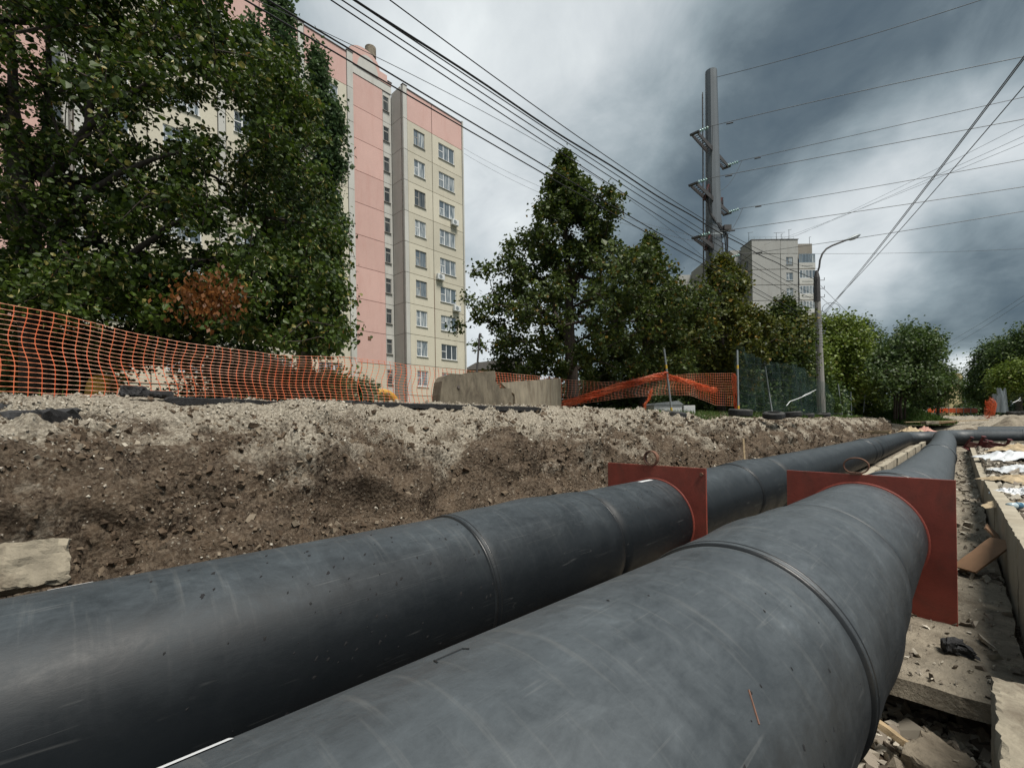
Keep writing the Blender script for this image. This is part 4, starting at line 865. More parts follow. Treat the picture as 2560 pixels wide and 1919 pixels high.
def window(par, x, y, z, w, h, kind, rz=0.0, glass='glass', frame='upvc', sill=True, name='window'):
    """x,z: lower left corner of the opening, y: outer face of the wall"""
    key = (round(w, 2), round(h, 2), kind, glass, frame)
    if key not in win_cache:
        b = MB(); f = 0.06; y0, y1 = 0.07, 0.12
        b.box((0, y0, 0), (w, y1, f)); b.box((0, y0, h - f), (w, y1, h)); b.box((0, y0, f), (f, y1, h - f)); b.box((w - f, y0, f), (w, y1, h - f)); panes = []
        if kind == 2:      # narrow: small left with transom, larger right
            m_ = w * 0.42; b.box((m_ - .04, y0 - .004, f), (m_ + .04, y1, h - f)); b.box((f, y0 - .002, h * .52), (m_ - .04, y1, h * .52 + .06))
            panes = [(f, m_ - .04, f, h * .52), (f, m_ - .04, h * .52 + .06, h - f), (m_ + .04, w - f, f, h - f)]
        elif kind == 3:
            for q in (0.32, 0.66): b.box((w * q - .04, y0 - .004, f), (w * q + .04, y1, h - f))
            b.box((f, y0 - .002, h * .50), (w * .32 - .04, y1, h * .50 + .06))
            panes = [(f, w * .32 - .04, f, h * .5), (f, w * .32 - .04, h * .5 + .06, h - f), (w * .32 + .04, w * .66 - .04, f, h - f), (w * .66 + .04, w - f, f, h - f)]
        elif kind == 4:    # stair window with transom light
            b.box((f, y0 - .004, h * .66), (w - f, y1, h * .66 + .10)); panes = [(f, w - f, f, h * .66), (f, w - f, h * .66 + .10, h - f)]
        else: panes = [(f, w - f, f, h - f)]
        fm = b.mesh('window', M[frame]); pm = []
        for (a, c, e, g_) in panes: pm.append(MB().box((a, 0.085, e), (c, 0.10, g_)).mesh('pane', M[glass]))
        sm = MB().hexa([Vector(q) for q in ((-.05, -.09, -.05), (w + .05, -.09, -.05), (w + .05, .069, -.03), (-.05, .069, -.03), (-.05, -.09, -.02), (w + .05, -.09, -.02), (w + .05, .069, 0.0), (-.05, .069, 0.0))]).mesh('sill', M[frame])
        win_cache[key] = (fm, pm, sm)
    fm, pm, sm = win_cache[key]; o = put(par, name, fm, (x, y, z), rz)
    for p in pm: put(o, 'pane', p, (0, 0, 0))
    if sill: put(o, 'sill', sm, (0, 0, 0))
    return o
WIN = {'n': (0.70, 1.24, 0.85, 1.47, 2), 'w': (0.74, 1.97, 0.85, 1.47, 3)}
def column(x0, x1, kinds, y, mat, win=None, wx=None, base=True):
    w = x1 - x0
    for k in range(-1, 10):
        z = Z0 + FH * k; mt = M['w_pink'] if k == 9 and mat != 'w_white' and mat != 'w_grey' else M[mat]
        if k < 0:
            me = panel_mesh(w, FH - 0.02, None, M['w_beige'] if mat in ('w_beige', 'w_pink') else M[mat]); put(bld, 'panel', me, (x0, y + 0.03, z)); put(bld, 'panel', me, (x0, y + 0.03, z - FH)); 
            if win: window(bld, x0 + (wx or 0.7), y + 0.0, z + 1.7, 1.0, 0.5, 1, glass='glassdark', frame='oldframe', sill=False)
            continue
        if k == 9 or win is None: put(bld, 'panel', panel_mesh(w, FH, None, mt), (x0, y, z)); continue
        dx, ww, dz, wh, kd = WIN[win]; dx = wx or dx
        put(bld, 'panel', panel_mesh(w, FH, (dx, dx + ww, dz, dz + wh), mt), (x0, y, z))
        old = random.random() < (0.35 if k > 0 else 0.0)
        window(bld, x0 + dx, y, z + dz, ww, wh, kd, frame='oldframe' if (old and kd == 2) else 'upvc', glass='glassdark' if random.random() < .12 else 'glass')
def pilaster(x0, x1, y0, top, mat='w_white'):
    w = x1 - x0
    for k in range(-2, 10):
        hh = FH if k < 9 else FH + top
        put(bld, 'pilaster_panel', panel_mesh(w, hh, None, M[mat], d=0.24 - y0), (x0, y0, Z0 + FH * k))
    MB().box((x0 - .03, y0 - .04, Z0 + FH * 10 + top), (x1 + .03, 0.3, Z0 + FH * 10 + top + 0.05)).build('coping', M['roofing'], bld, world=False)
ROOF = Z0 + FH * 10
def facade(xr, mirror=False, detail=True):
    """one staircase section whose right edge is at xr"""
    o = xr - 30.44
    column(o + 26.70, o + 30.44, 1, 0.0, 'w_beige', 'w', 0.76)
    column(o + 23.90, o + 26.68, 1, 0.0, 'w_beige', 'n', 0.70)
    pilaster(o + 23.45, o + 23.89, -0.05, 0.22)
    # side wall of the recess
    for k in range(-2, 10):
        put(bld, 'side_panel', panel_mesh(1.52, FH if k < 9 else FH + 0.1, None, M['w_grey'], d=0.10), (o + 23.45, 0.192, Z0 + FH * k), PI / 2)
    # recess wall: pink panels and the stair windows
    for k in range(-2, 9):
        z = Z0 + FH * k; mt = M['w_pink'] if k > 0 else M['w_beige']
        put(bld, 'panel', panel_mesh(3.78, FH, None, mt), (o + 18.66, 1.70, z))
        put(bld, 'stair_panel', panel_mesh(0.90, FH, (0.06, 0.66, 1.05, 2.40), M['w_white']), (o + 22.44, 1.73, z))
        window(bld, o + 22.50, 1.70, z + 1.05, 0.60, 1.35, 4, glass='glassdark', frame='oldframe')
    # cream band and arched attic over the staircase
    za = Z0 + FH * 9
    za = Z0 + FH * 10 + .02
    put(bld, 'panel', panel_mesh(3.78, FH, None, M['w_pink']), (o + 18.66, 1.70, Z0 + FH * 9)); put(bld, 'stair_panel', panel_mesh(0.90, FH, (0.06, 0.66, 1.05, 2.40), M['w_white']), (o + 22.44, 1.73, Z0 + FH * 9)); window(bld, o + 22.50, 1.70, Z0 + FH * 9 + 1.05, 0.60, 1.35, 4, glass='glassdark', frame='oldframe')
    MB().box((o + 18.67, 1.66, za + .01), (o + 23.34, 1.86, za + 0.70)).build('cream_band', M['w_white'], bld, world=False)
    poly = [(18.67, za + .71), (23.34, za + .71), (23.34, ROOF + 1.05), (22.9, ROOF + 1.05), (22.9, ROOF + 1.55)]
    for j in range(17):
        a = PI * j / 16; poly.append((20.65 + 1.5 * math.cos(a), ROOF + 1.55 + 1.15 * math.sin(a)))
    poly += [(18.67, ROOF + 1.55)]
    MB().prism([Vector((o + x, 1.62, z)) for x, z in poly], (0, 0.22, 0)).build('attic_panel', M['w_pink'], bld, world=False)
    poly = [(20.95 + 1.02 * math.cos(PI * j / 20), za + .72 + 1.45 * math.sin(PI * j / 20)) for j in range(21)]
    MB().prism([Vector((o + x, 1.60, z)) for x, z in poly], (0, 0.018, 0)).build('arch_niche', M['w_white'], bld, world=False)
    b = MB(); path = [Vector((o + x, 1.74, z)) for x, z in ([(18.67, ROOF + 1.57)] + [(20.65 - 1.5 * math.cos(PI * j / 16), ROOF + 1.57 + 1.15 * math.sin(PI * j / 16)) for j in range(17)] + [(22.9, ROOF + 1.57)])]
    b.tube(path, 0.06, 4); b.build('coping', M['roofing'], bld, world=False)
    MB().box((o + 22.92, 1.56, ROOF + 1.052), (o + 23.40, 1.9, ROOF + 1.10)).build('coping', M['roofing'], bld, world=False)
    pilaster(o + 18.10, o + 18.65, -0.05, 0.15)
    column(o + 14.66, o + 18.09, 1, 0.0, 'w_beige', 'w', 0.72)
    pilaster(o + 14.20, o + 14.65, -0.05, 0.12)
    column(o + 11.55, o + 14.19, 1, 0.0, 'w_beige', 'n', 0.70)
    column(o + 9.32, o + 11.54, 1, 0.0, 'w_beige', 'n', 0.50)
    pilaster(o + 8.86, o + 9.31, -0.05, 0.12)
    MB().box((o + 23.86, -.06, ROOF + .002), (o + 30.5, .3, ROOF + .06)).build('coping', M['roofing'], bld, world=False)
    MB().box((o + 8.9, -.06, ROOF + .002), (o + 18.1, .3, ROOF + .06)).build('coping', M['roofing'], bld, world=False)
facade(30.44); facade(30.44 - 21.6)
MB().box((-40, 0.12, -2), (-12.76, 0.3, ROOF)).build('wall', M['w_beige'], bld, world=False)
MB().box((-12.75, 1.93, -2), (30.52, 13, ROOF - .2)).build('core', M['joint'], bld, world=False)
MB().box((23.36, 0.17, -2), (30.42, 1.92, ROOF - .2)).build('core', M['joint'], bld, world=False)
MB().box((8.90, 0.17, -2), (18.64, 1.92, ROOF - .2)).build('core', M['joint'], bld, world=False)
MB().box((1.78, 0.17, -2), (8.84, 1.92, ROOF - .2)).build('core', M['joint'], bld, world=False)
MB().box((-12.7, 0.17, -2), (-2.94, 1.92, ROOF - .2)).build('core', M['joint'], bld, world=False)
for k in range(-1, 10): put(bld, 'end_panel', panel_mesh(12.6, FH, None, M['w_beige'], d=0.12), (30.45 + 0.13, 0.02, Z0 + FH * k), PI / 2)
put(bld, 'corner_strip', MB().box((0, 0, 0), (0.14, .14, 31)).mesh('corner_strip', M['w_white']), (30.44, -0.125, 0))
# air conditioners: on the wall below windows
def aircon(x, z, y=-0.05):
    r_ = root('air_conditioner', (x, y, z)); r_.parent = bld
    MB().box((-.40, -.34, -.27), (.40, -.04, .27)).build('casing', M['white_paint'], r_, world=False, bevel=.02)
    MB().lathe([(0, .0), (0, .20), (.02, .20), (.02, 0)], 20, M=Matrix.Translation((-.08, -.345, 0)) @ Matrix.Rotation(PI / 2, 4, 'Z')).build('fan_grille', M['galv'], r_, world=False)
    for s in (-.28, .28): MB().box((s - .02, -.36, -.32), (s + .02, -.0, -.28)).build('bracket', M['galv'], r_, world=False)
aircon(29.2, Z0 + FH * 6 + .55); aircon(27.3, Z0 + FH * 4 + .30); aircon(29.3, Z0 + FH * 3 - .0 + .40); aircon(27.5, Z0 - 0.3 + .3)
for (zz0, zz1) in ((-2, 30.8),): MB().tube([(26.69, -.03, 0), (26.69, -.03, 14.6)], .018, 5).build('down_cable', M['rust'], bld, world=False)
MB().box((20.6, 1.66, Z0 + FH * 2 - .72), (20.9, 1.70, Z0 + FH * 2 - .42)).build('vent_hole', M['rust'], bld, world=False)
vt = root('roof_vent', (22.05, 3.0, ROOF + 2.2)); vt.parent = bld
MB().tube([(0, 0, -2.2), (0, 0, 1.25)], .36, 16).build('shaft', M['darksteel'], vt, world=False); MB().tube([(0, 0, 1.25), (0, 0, 2.15)], .50, 20).build('cap_ring', M['concrete'], vt, world=False)
# yellow half buried tyres by the house, shed
def half_tyre(c, R_, label, rz):
    r_ = root('buried_tyre', c, 0, label, 'painted tyre', rot=(0, 0, rz))
    w = 0.16 * R_ / .5
    b = MB(); b.lathe([(-w, R_ * .62), (-w * 1.1, R_ * .8), (-w, R_ * .95), (-w * .5, R_), (w * .5, R_), (w, R_ * .95), (w * 1.1, R_ * .8), (w, R_ * .62), (0, R_ * .6), (-w, R_ * .62)], 40).build('tread_ring', M['yellow'], r_, smooth=True, world=False)
    MB().lathe([(-w * .3, 0), (-w * .3, R_ * .63), (w * .3, R_ * .63), (w * .3, 0)], 30).build('earth_fill', M['wood'], r_, smooth=True, world=False)
p = ptY(953, 1018, 17.5); half_tyre(p, 0.72, 'yellow painted half buried tyre below the stair windows behind the net', -0.9)
p = ptY(262, 996, 9.6); half_tyre(p, 0.50, 'yellow painted half buried tyre under the big linden behind the net', 0.4)
# ================================================================== GREY PANEL BUILDING
b2 = root('grey_apartment_building', (43.6, 81.3, 0), 0, 'grey concrete panel apartment tower behind the steel mast', 'building'); J0 = 29.96
def b2col(x0, x1, y, mat, top, win=None, wx=0.0, face='x', nm='panel'):
    """face 'x': wall along x at depth y; face 'y': wall along y (x0..x1 are y) at x=y"""
    w = x1 - x0
    for k in range(0, 11):
        z = J0 - FH * (k + 1)
        hole = (wx, wx + 1.22, 0.82, 2.17) if win else None
        me = panel_mesh(w, FH, hole, M[mat], 0.18, g=.05)
        if face == 'x': put(b2, nm, me, (x0, y, z))
        else: put(b2, nm, me, (y, x1, z), -PI / 2)
        if win:
            g = 'glassdark' if win == 'd' else 'glass'; fr = 'oldframe' if win == 'd' or k == 0 else 'upvc'
            o = window(b2, 0, 0, 0, 1.22, 1.35, 2, glass=g, frame=fr)
            if face == 'x': o.location = (x0 + wx, y, z + .82)
            else: o.location = (y, x1 - wx, z + .82); o.rotation_euler = (0, 0, -PI / 2)
    me = panel_mesh(w, top, None, M[mat], 0.2)
    if face == 'x': put(b2, nm, me, (x0, y - .02, J0))
    else: put(b2, nm, me, (y - .02, x1, J0), -PI / 2)
b2col(0, 5.15, 0, 'w_panel', 2.5); b2col(5.17, 8.35, 0.02, 'w_panel', 2.5, 'l', 1.0)
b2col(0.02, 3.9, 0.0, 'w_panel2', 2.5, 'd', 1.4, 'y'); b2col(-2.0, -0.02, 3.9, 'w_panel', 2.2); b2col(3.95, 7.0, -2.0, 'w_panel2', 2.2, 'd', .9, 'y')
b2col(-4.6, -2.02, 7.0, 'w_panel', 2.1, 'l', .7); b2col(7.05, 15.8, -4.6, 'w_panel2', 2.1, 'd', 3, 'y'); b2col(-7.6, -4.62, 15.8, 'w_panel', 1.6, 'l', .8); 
for (a, c) in (((0.19, .2, 0), (8.3, 16, J0 + 2.3)), ((-1.8, 4.1, 0), (0.18, 16, J0 + 2.0)), ((-4.4, 7.2, 0), (-1.81, 16, J0 + 1.9)), ((-7.5, 16.01, 0), (11, 28, J0 + 1.4))): MB().box(a, c).build('core', M['joint'], b2, world=False)
MB().box((-.1, -.08, J0 + 2.51), (8.45, .3, J0 + 2.6)).build('coping', M['roofing'], b2, world=False)
MB().box((-.1, .31, J0 + 2.51), (.2, 4.0, J0 + 2.6)).build('coping', M['roofing'], b2, world=False)
MB().box((8.38, .5, J0 - .8), (11.2, 1.0, J0 + 1.9)).build('attic_wall', M['w_panel2'], b2, world=False)
MB().box((8.38, 1.2, 0), (11.1, 12, J0 + 1.7)).build('core', M['joint'], b2, world=False)
M['bluegrey'] = mat_simple('blue_grey_frame', (0.20, 0.26, 0.31), 0.5, 0.1, 3, 0)
balc_mats = ['bluegrey', 'upvc', 'upvc', 'upvc', 'rust', 'upvc', 'oldframe', 'upvc', 'upvc', 'upvc']
for k in range(10):
    z = J0 - .2 - FH * (k + 1) + .2
    r_ = root('balcony', (8.40, -.15, z)); r_.parent = b2
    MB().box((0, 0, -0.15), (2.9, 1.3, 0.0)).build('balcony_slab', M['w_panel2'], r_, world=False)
    MB().box((0, -.02, 0.01), (2.9, .1, 1.05)).build('parapet', M['w_white'], r_, world=False)
    MB().box((.5, -.045, .45), (2.4, -.022, .62)).build('relief_strip', M['w_panel'], r_, world=False)
    fr = MB(); fr.box((0, 0, 1.06), (2.9, .08, 1.14)); fr.box((0, 0, 2.48), (2.9, .08, 2.6))
    for q in range(6): x = 2.82 * q / 5; fr.box((x, .002, 1.142), (x + .08, .078, 2.478))
    o = fr.build('window', M[balc_mats[k]], r_, world=False)
    for q in range(5): x = 2.82 * q / 5; put(o, 'pane', MB().box((x + .082, .03, 1.142), (x + .564, .05, 2.478)).mesh('pane', M['glass']), (0, 0, 0))
for (x, hgt, ar) in ((0.0, 1.6, .8), (5.0, 1.5, 1.6), (5.9, 1.2, .3), (7.3, 2.0, .5), (-3.3, 2.2, .4), (-2.4, 2.0, .2), (11.0, 1.4, .3)):
    zr = J0 + (2.6 if x >= 0 else 2.1); zr = zr - (.8 if x > 9 else 0)
    b = MB(); b.tube([(x, .9 if x >= 0 else 8, zr - .6), (x, .9 if x >= 0 else 8, zr + hgt)], .035, 5); b.tube([(x - ar * .3, .9 if x >= 0 else 8, zr + hgt), (x + ar, .9 if x >= 0 else 8, zr + hgt + .1)], .03, 4); b.build('roof_antenna', M['darksteel'], b2, world=False)
b = MB()
for zq in (.45, .85): b.tube([(0, 1, J0 + 2.6 + zq), (8.3, 1, J0 + 2.6 + zq)], .02, 4)
for q in range(9): b.tube([(q * 1.03, 1, J0 + 2.5), (q * 1.03, 1, J0 + 3.45)], .02, 4)
b.build('roof_railing', M['galv'], b2, world=False)
# far yellow house at the end of the street
M['w_yellow'] = mat_wall('yellow_brick_far', (0.46, 0.38, 0.20), (0.34, 0.27, 0.14), 0.3)
c = ptY(2374, 1046, 280); b3 = root('yellow_apartment_building', (c.x, c.y, 0), 0, 'distant pale yellow apartment block at the end of the street', 'building')
for k in range(9): MB().box((0, 0, 1 + 2.75 * k + .06), (8.7, 12, 1 + 2.75 * (k + 1))).build('storey_wall', M['w_yellow'], b3, world=False)
for k in range(9): MB().box((.02, .04, 1 + 2.75 * k), (8.68, 12, 1 + 2.75 * k + .058)).build('joint_band', M['w_white'], b3, world=False)
MB().box((6.9, .5, 25.76), (8.6, 6, 27.6)).build('roof_hut', M['w_yellow'], b3, world=False)
MB().box((-11, 6, 0), (-.02, 16, 24.6)).build('wing', M['w_beige'], b3, world=False)
for i in range(3):
    for k in range(8): MB().box((-9.6 + 3.2 * i, 5.95, 2.2 + 2.75 * k), (-8.2 + 3.2 * i, 5.998, 3.7 + 2.75 * k)).build('window', M['glass'], b3, world=False)
# low brown shed roof behind the stake
sh_ = root('low_shed', ptY(1166, 1000, 60), 0, 'low shed with dark brown roof just right of the apartment block', 'shed')
MB().box((0, 0, -4), (7.0, 5, 4.0)).build('wall', M['wood'], sh_, world=False); MB().prism([Vector((-.3, -.3, 4.02)), Vector((7.5, -.3, 4.02)), Vector((7.5, -.3, 5.6)), Vector((1.3, -.3, 4.9))], (0, 5.6, 0)).build('roof', M['roofing'], sh_, world=False)
# ================================================================== NETS AND POSTS
def wire_net(name, cols, rows, label, r=0.0029, seed=0, mat='orange', wob=0.012, folds=None):
    """cols: list of (bottom, top) world points; strands with wider knots"""
    b = MB(); n = len(cols); G = []
    for i, (lo, hi) in enumerate(cols):
        col = []
        for j in range(rows):
            f = j / (rows - 1); s = math.sin(f * PI)
            p = lo.lerp(hi, f) + N * (0.05 * s * noise.noise(Vector((i * .11, f * 2.2, seed)))) + D * (0.05 * (math.sin(f * 5.0 + i * 0.05 + seed)) * s + 0.03 * noise.noise(Vector((i * .2, f * 3, seed + 5)))) + Vector((0, 0, wob * noise.noise(Vector((i * .3, f * 5, seed + 9)))))
            col.append(p)
        G.append(col)
    def strip_(p, q, w0, w1, th=0.0022, mi=0):
        d = (q - p); u = d.cross(N)
        if u.length < 1e-6: u = Vector((0, 0, 1))
        u.normalize(); nn = N * th
        m_ = (p + q) / 2; vs = []
        for c, w in ((p, w0), (m_, w1), (q, w0)): vs += [c + u * w - nn, c - u * w - nn, c - u * w + nn, c + u * w + nn]
        fs = []
        for k in (0, 4): fs += [(k, k + 4, k + 5, k + 1), (k + 1, k + 5, k + 6, k + 2), (k + 2, k + 6, k + 7, k + 3), (k + 3, k + 7, k + 4, k)]
        b.add(vs, fs, mi)
    for i in range(n):
        for j in range(rows):
            if i + 1 < n: strip_(G[i][j], G[i + 1][j], r * 1.5, r * 0.62, mi=1)
            if j + 1 < rows: strip_(G[i][j], G[i][j + 1], r * 1.9, r * 0.85)
    o = b.build(name, [M[mat], M['orange_pale']]); return tag(o, label, 'safety net')
def spline(ts_, key):  return [interp(key, t_) for t_ in ts_]
def net_cols(xs, hfn, topk, botk):
    cols = []
    for x in xs: h = hfn(x); cols.append((ptH(x, interp(botk, x), h), ptH(x, interp(topk, x), h + 0.02)))
    return cols
def xs_even(x0, x1, hfn, step):
    xs = [x0]; x = x0; last = ptH(x, 1000, hfn(x))
    while x < x1:
        x += 1.0; p = ptH(x, 1000, hfn(x))
        if (p.xy - last.xy).length >= step: xs.append(x); last = p
    return xs
hA = lambda x: interp([(-40, 7.45), (300, 7.5), (700, 7.6), (1160, 7.75), (1404, 8.3), (1660, 6.6), (1840, 5.6)], x)
TOPK = [(-60, 742), (0, 757), (150, 785), (290, 822), (430, 852), (580, 872), (700, 888), (880, 893), (960, 902), (1040, 912), (1168, 925), (1280, 932), (1404, 948), (1500, 955), (1560, 953), (1664, 940), (1730, 934), (1834, 933)]
BOTK = [(-60, 990), (0, 990), (290, 1000), (580, 1006), (880, 1012), (1040, 1016), (1168, 1020), (1404, 1022), (1500, 998), (1560, 992), (1664, 986), (1728, 988), (1790, 1012), (1834, 1014)]
wire_net('orange_net', net_cols(xs_even(-40, 900, hA, 0.105), hA, TOPK, BOTK), 19, 'orange plastic safety net stretched along the bank under the big linden', seed=1)
TOP2 = [(900, 896), (960, 903), (1040, 915), (1168, 926), (1280, 934), (1404, 946)]; BOT2 = [(900, 1013), (960, 1016), (1040, 1019), (1110, 1016), (1140, 930 + 40), (1168, 960), (1280, 958), (1404, 990)]
wire_net('orange_net', net_cols(xs_even(905, 1404, hA, 0.11), hA, TOP2, [(900, 1013), (1100, 1022), (1404, 1024)]), 17, 'orange net sagging behind the two concrete blocks', seed=2)
wire_net('orange_net', net_cols(xs_even(1404, 1664, lambda x: hA(x) - .05, 0.11), lambda x: hA(x) - .05, TOPK, [(1404, 1016), (1500, 1002), (1560, 994), (1664, 985)]), 12, 'orange net narrowing from the squared block to the leaning post', seed=3)
wire_net('orange_net', net_cols(xs_even(1664, 1836, lambda x: hA(x) + .1, 0.11), lambda x: hA(x) + .1, TOPK, BOTK), 14, 'orange net spreading from the leaning post to the upright one', seed=4)
# gathered rope-like folds of the same nets
def bundle(pts, r, label, name='gathered_net', seed=0, n=9):
    b = MB(); rg = random.Random(seed)
    for k in range(n):
        ph_ = rg.random() * 6.28; rr = r * (0.5 + rg.random() * .7); path = []
        for i in range(len(pts) * 6 - 5):
            f = i / 6; a = int(f); w = f - a; p = Vector(pts[a]).lerp(Vector(pts[min(a + 1, len(pts) - 1)]), w)
            path.append(p + Vector((0, 0, 1)) * rr * math.sin(ph_ + f * 1.7) + N * rr * math.cos(ph_ + f * 1.9) + D * 0.02 * rg.random())
        b.tube(path, 0.006 + 0.007 * rg.random(), 4)
        for i in range(0, len(path), 1):
            q = path[i]; b.tube([q, q + Vector((rg.uniform(-.05, .05), rg.uniform(-.05, .05), rg.uniform(-r, r)))], 0.005, 3, caps=False)
    o = b.build(name, M['orange']); return tag(o, label, 'safety net')
def hp(x, y, dh=0): return ptH(x, y, hA(x) - 0.06 + dh)
bundle([hp(1406, 1012), hp(1470, 992), hp(1540, 968), hp(1600, 952), hp(1662, 938)], 0.10, 'gathered orange net rising to the leaning post', seed=1, n=16)
bundle([hp(1668, 940), hp(1710, 955), hp(1750, 968), hp(1790, 974)], 0.09, 'gathered orange net falling from the leaning post', seed=2, n=14)
bundle([hp(1836, 940, -.05), hp(1838, 975, -.05), hp(1841, 1030, -.05)], 0.085, 'bright orange net bunched down the upright post', seed=3, n=18)
bundle([hp(1628, 975), hp(1622, 995), hp(1612, 1010), hp(1610, 1038)], 0.04, 'orange net strip hanging down by the dark tree trunk', seed=4, n=8)
# posts standing in old tyres
def postpt(x, y, h): return ptH(x, y, h)
POSTS = [((1660, 872), (1680, 1036), 6.45, 'galvanised post leaning left with two yellow bands in a tyre', 1), ((1843, 875), (1846, 1031), 5.35, 'upright galvanised post with yellow bands where the green net begins', 1), ((1910, 899), (1931, 1037), 5.5, 'leaning grey post right of the upright one', 0),
         ((1982, 911), (2010, 1037), 5.5, 'thin dark green leaning post behind the wrapped net', 2), ((2095, 960), (2106, 1037), 5.6, 'pale post leaning right of the lamp pole', 0), ((2127, 979), (2129, 1038), 5.6, 'pale upright post right of the leaning one', 0), ((2162, 986), (2159, 1031), 5.7, 'last pale post beside the grey net scrap', 0)]
for k, (a, c, h, lab, yb) in enumerate(POSTS):
    lo = ptH(c[0], c[1], h); Y = lo.y; hi = ptY(a[0], a[1], Y - (.15 if k == 0 else 0)); r_ = root('net_post', lo, 0, lab, 'post'); d = hi - lo; rr = 0.032 if yb != 2 else .018
    MB().tube([(0, 0, 0), d * .5, d], rr, 10).build('tube', M['galv'] if yb != 2 else M['darksteel'], r_, world=False, smooth=False)
    if yb == 1:
        for f0, f1 in ((.70, .76), (.05, .11)): MB().tube([d * f0, d * f1], rr + .002, 10).build('yellow_band', M['yellowband'], r_, world=False)
def tyre_mesh():
    b = MB(); R_, w = .31, .095
    prof = [(-w, .18), (-w * 1.05, .22), (-w, .27), (-w * .8, .298), (-w * .62, .308)]
    for k in range(5):
        x = -w * .5 + w * k / 4.6; prof += [(x, .308), (x + .012, .308), (x + .014, .300), (x + .02, .300)]
    prof += [(w * .62, .308), (w * .8, .298), (w, .27), (w * 1.05, .22), (w, .18), (w * .8, .19), (0, .20), (-w * .8, .19), (-w, .18)]
    return b.lathe(prof, 40, M=Matrix.Rotation(PI / 2, 4, 'Y')).mesh('tyre', M['tyre'])
tym = tyre_mesh()
TY = [(1685, 1042, 62, 'old tyre holding the leaning yellow banded post'), (1851, 1035, 58, 'old tyre holding the upright post at the start of the green net'), (1934, 1042, 52, 'old tyre under the leaning grey post'), (1980, 1040, 46, 'old tyre just right of the one with the leaning grey post'),
      (2018, 1042, 32, 'small looking old tyre under the dark leaning post'), (2038, 1042, 26, 'old tyre left of the lamp pole base'), (2060, 1041, 30, 'old tyre just right of the lamp pole base'), (2092, 1041, 24, 'old tyre lying between the lamp pole and the pale posts')]
for k, (x, y, wpx, lab) in enumerate(TY):
    Y = .64 * F / wpx; p = ptY(x, y - 4, Y); o = link('tyre', tym); o.location = p; o.rotation_euler = (0.10 * math.sin(k * 2.3), 0.12 * math.cos(k * 1.7), k); tag(o, lab, 'tyre', 'old tyres along the edge of the trench')
# green shade net
def netsheet(name, pts_top, pts_bot, hfn, label, mat='greennet', seed=0):
    V = []; nx, nz_ = 60, 14
    x0, x1 = pts_top[0][0], pts_top[-1][0]
    for i in range(nx + 1):
        x = x0 + (x1 - x0) * i / nx; a = ptH(x, interp(pts_top, x), hfn(x)); c = ptH(x, interp(pts_bot, x), hfn(x))
        for j in range(nz_ + 1):
            f = j / nz_; p = c.lerp(a, f); p = p + N * (0.16 * noise.noise(Vector((i * .22, f * 2, seed))) + .05 * math.sin(i * .9 + f * 2)); V.append(tuple(p))
    idx = np.arange(len(V)).reshape(nx + 1, nz_ + 1); Fq = np.stack([idx[:-1, :-1], idx[1:, :-1], idx[1:, 1:], idx[:-1, 1:]], -1).reshape(-1, 4)
    o = bigmesh(name, np.array(V), Fq, M[mat], smooth=True); return tag(o, label, 'shade net')
hG = lambda x: interp([(1846, 5.3), (1930, 5.55), (2080, 5.8), (2240, 6.0)], x)
g1 = netsheet('green_net', [(1846, 860), (1870, 882), (1913, 902), (1960, 908), (1990, 915), (2030, 925)], [(1846, 1020), (1913, 1030), (2030, 1036)], hG, 'dark green shade net sagging between the posts')
netsheet('green_net', [(1982, 908), (2006, 925), (2040, 948), (2068, 957), (2084, 1000)], [(1982, 1036), (2084, 1037)], lambda x: hG(x) - .25, 'second dark green net wrapped beside the lamp pole', seed=4)
netsheet('green_net', [(2108, 975), (2130, 982), (2136, 990)], [(2108, 1030), (2136, 1032)], hG, 'scrap of dark net between the pale posts', seed=6)
netsheet('grey_net', [(2163, 990), (2172, 985), (2186, 1015)], [(2163, 1031), (2186, 1034)], hG, 'pale grey scrap of net by the last pale post', mat='filmthin', seed=7)
b = MB()
for k in range(7):
    pp = [ptH(x, interp([(1848, 900 + k * 20), (1930, 912 + k * 19), (2030, 935 + k * 15)], x) + 5 * math.sin((x - 1848) / 82 * PI), hG(x) - .02) for x in range(1848, 2031, 13)]
    b.tube(pp, .0035, 4, caps=False)
o = b.build('net_wires', M['wiregrey'], g1); o['label'] = 'thin tension wires'
for k, (pa, lab) in enumerate((([(1975, 1009), (1985, 1002), (2000, 996), (2012, 990)], 'upper white strap fluttering on the green net'), ([(1948 + 18, 1010 + 4), (1975, 1003), (1995, 996), (2028, 982)], 'longer white strap fluttering on the green net'))):
    pp = [ptH(x + (0 if k else 58 - 30), y - (0 if k else 16), 5.2) for x, y in pa]; MB().tube(pp, [.012, .016, .016, .01], 5).build('white_strap', M['white_tape']); tag([o for o in bpy.data.objects if o.name.startswith('white_strap')][-1], lab, 'strap')
# white lids and boxes behind the posts
r_ = root('white_box', ptY(1672, 1036, 15.5), 0, 'low white cabinet with pitched lid behind the leaning post', 'cabinet', rot=(0, 0, .2))
MB().box((-.55, 0, -.1), (.5, .6, .33)).build('body', M['white_paint'], r_, world=False); MB().prism([Vector((-.6, -.05, .335)), Vector((.55, -.05, .335)), Vector((.35, -.05, .47)), Vector((-.45, -.05, .40))], (0, .7, 0)).build('lid', M['galv'], r_, world=False)
r_ = root('white_box', ptY(1724, 1036, 15.8), 0, 'smaller white box right of the cabinet with the pitched lid', 'box'); MB().box((-.2, 0, -.1), (.2, .4, .32)).build('body', M['white_paint'], r_, world=False, bevel=.01)
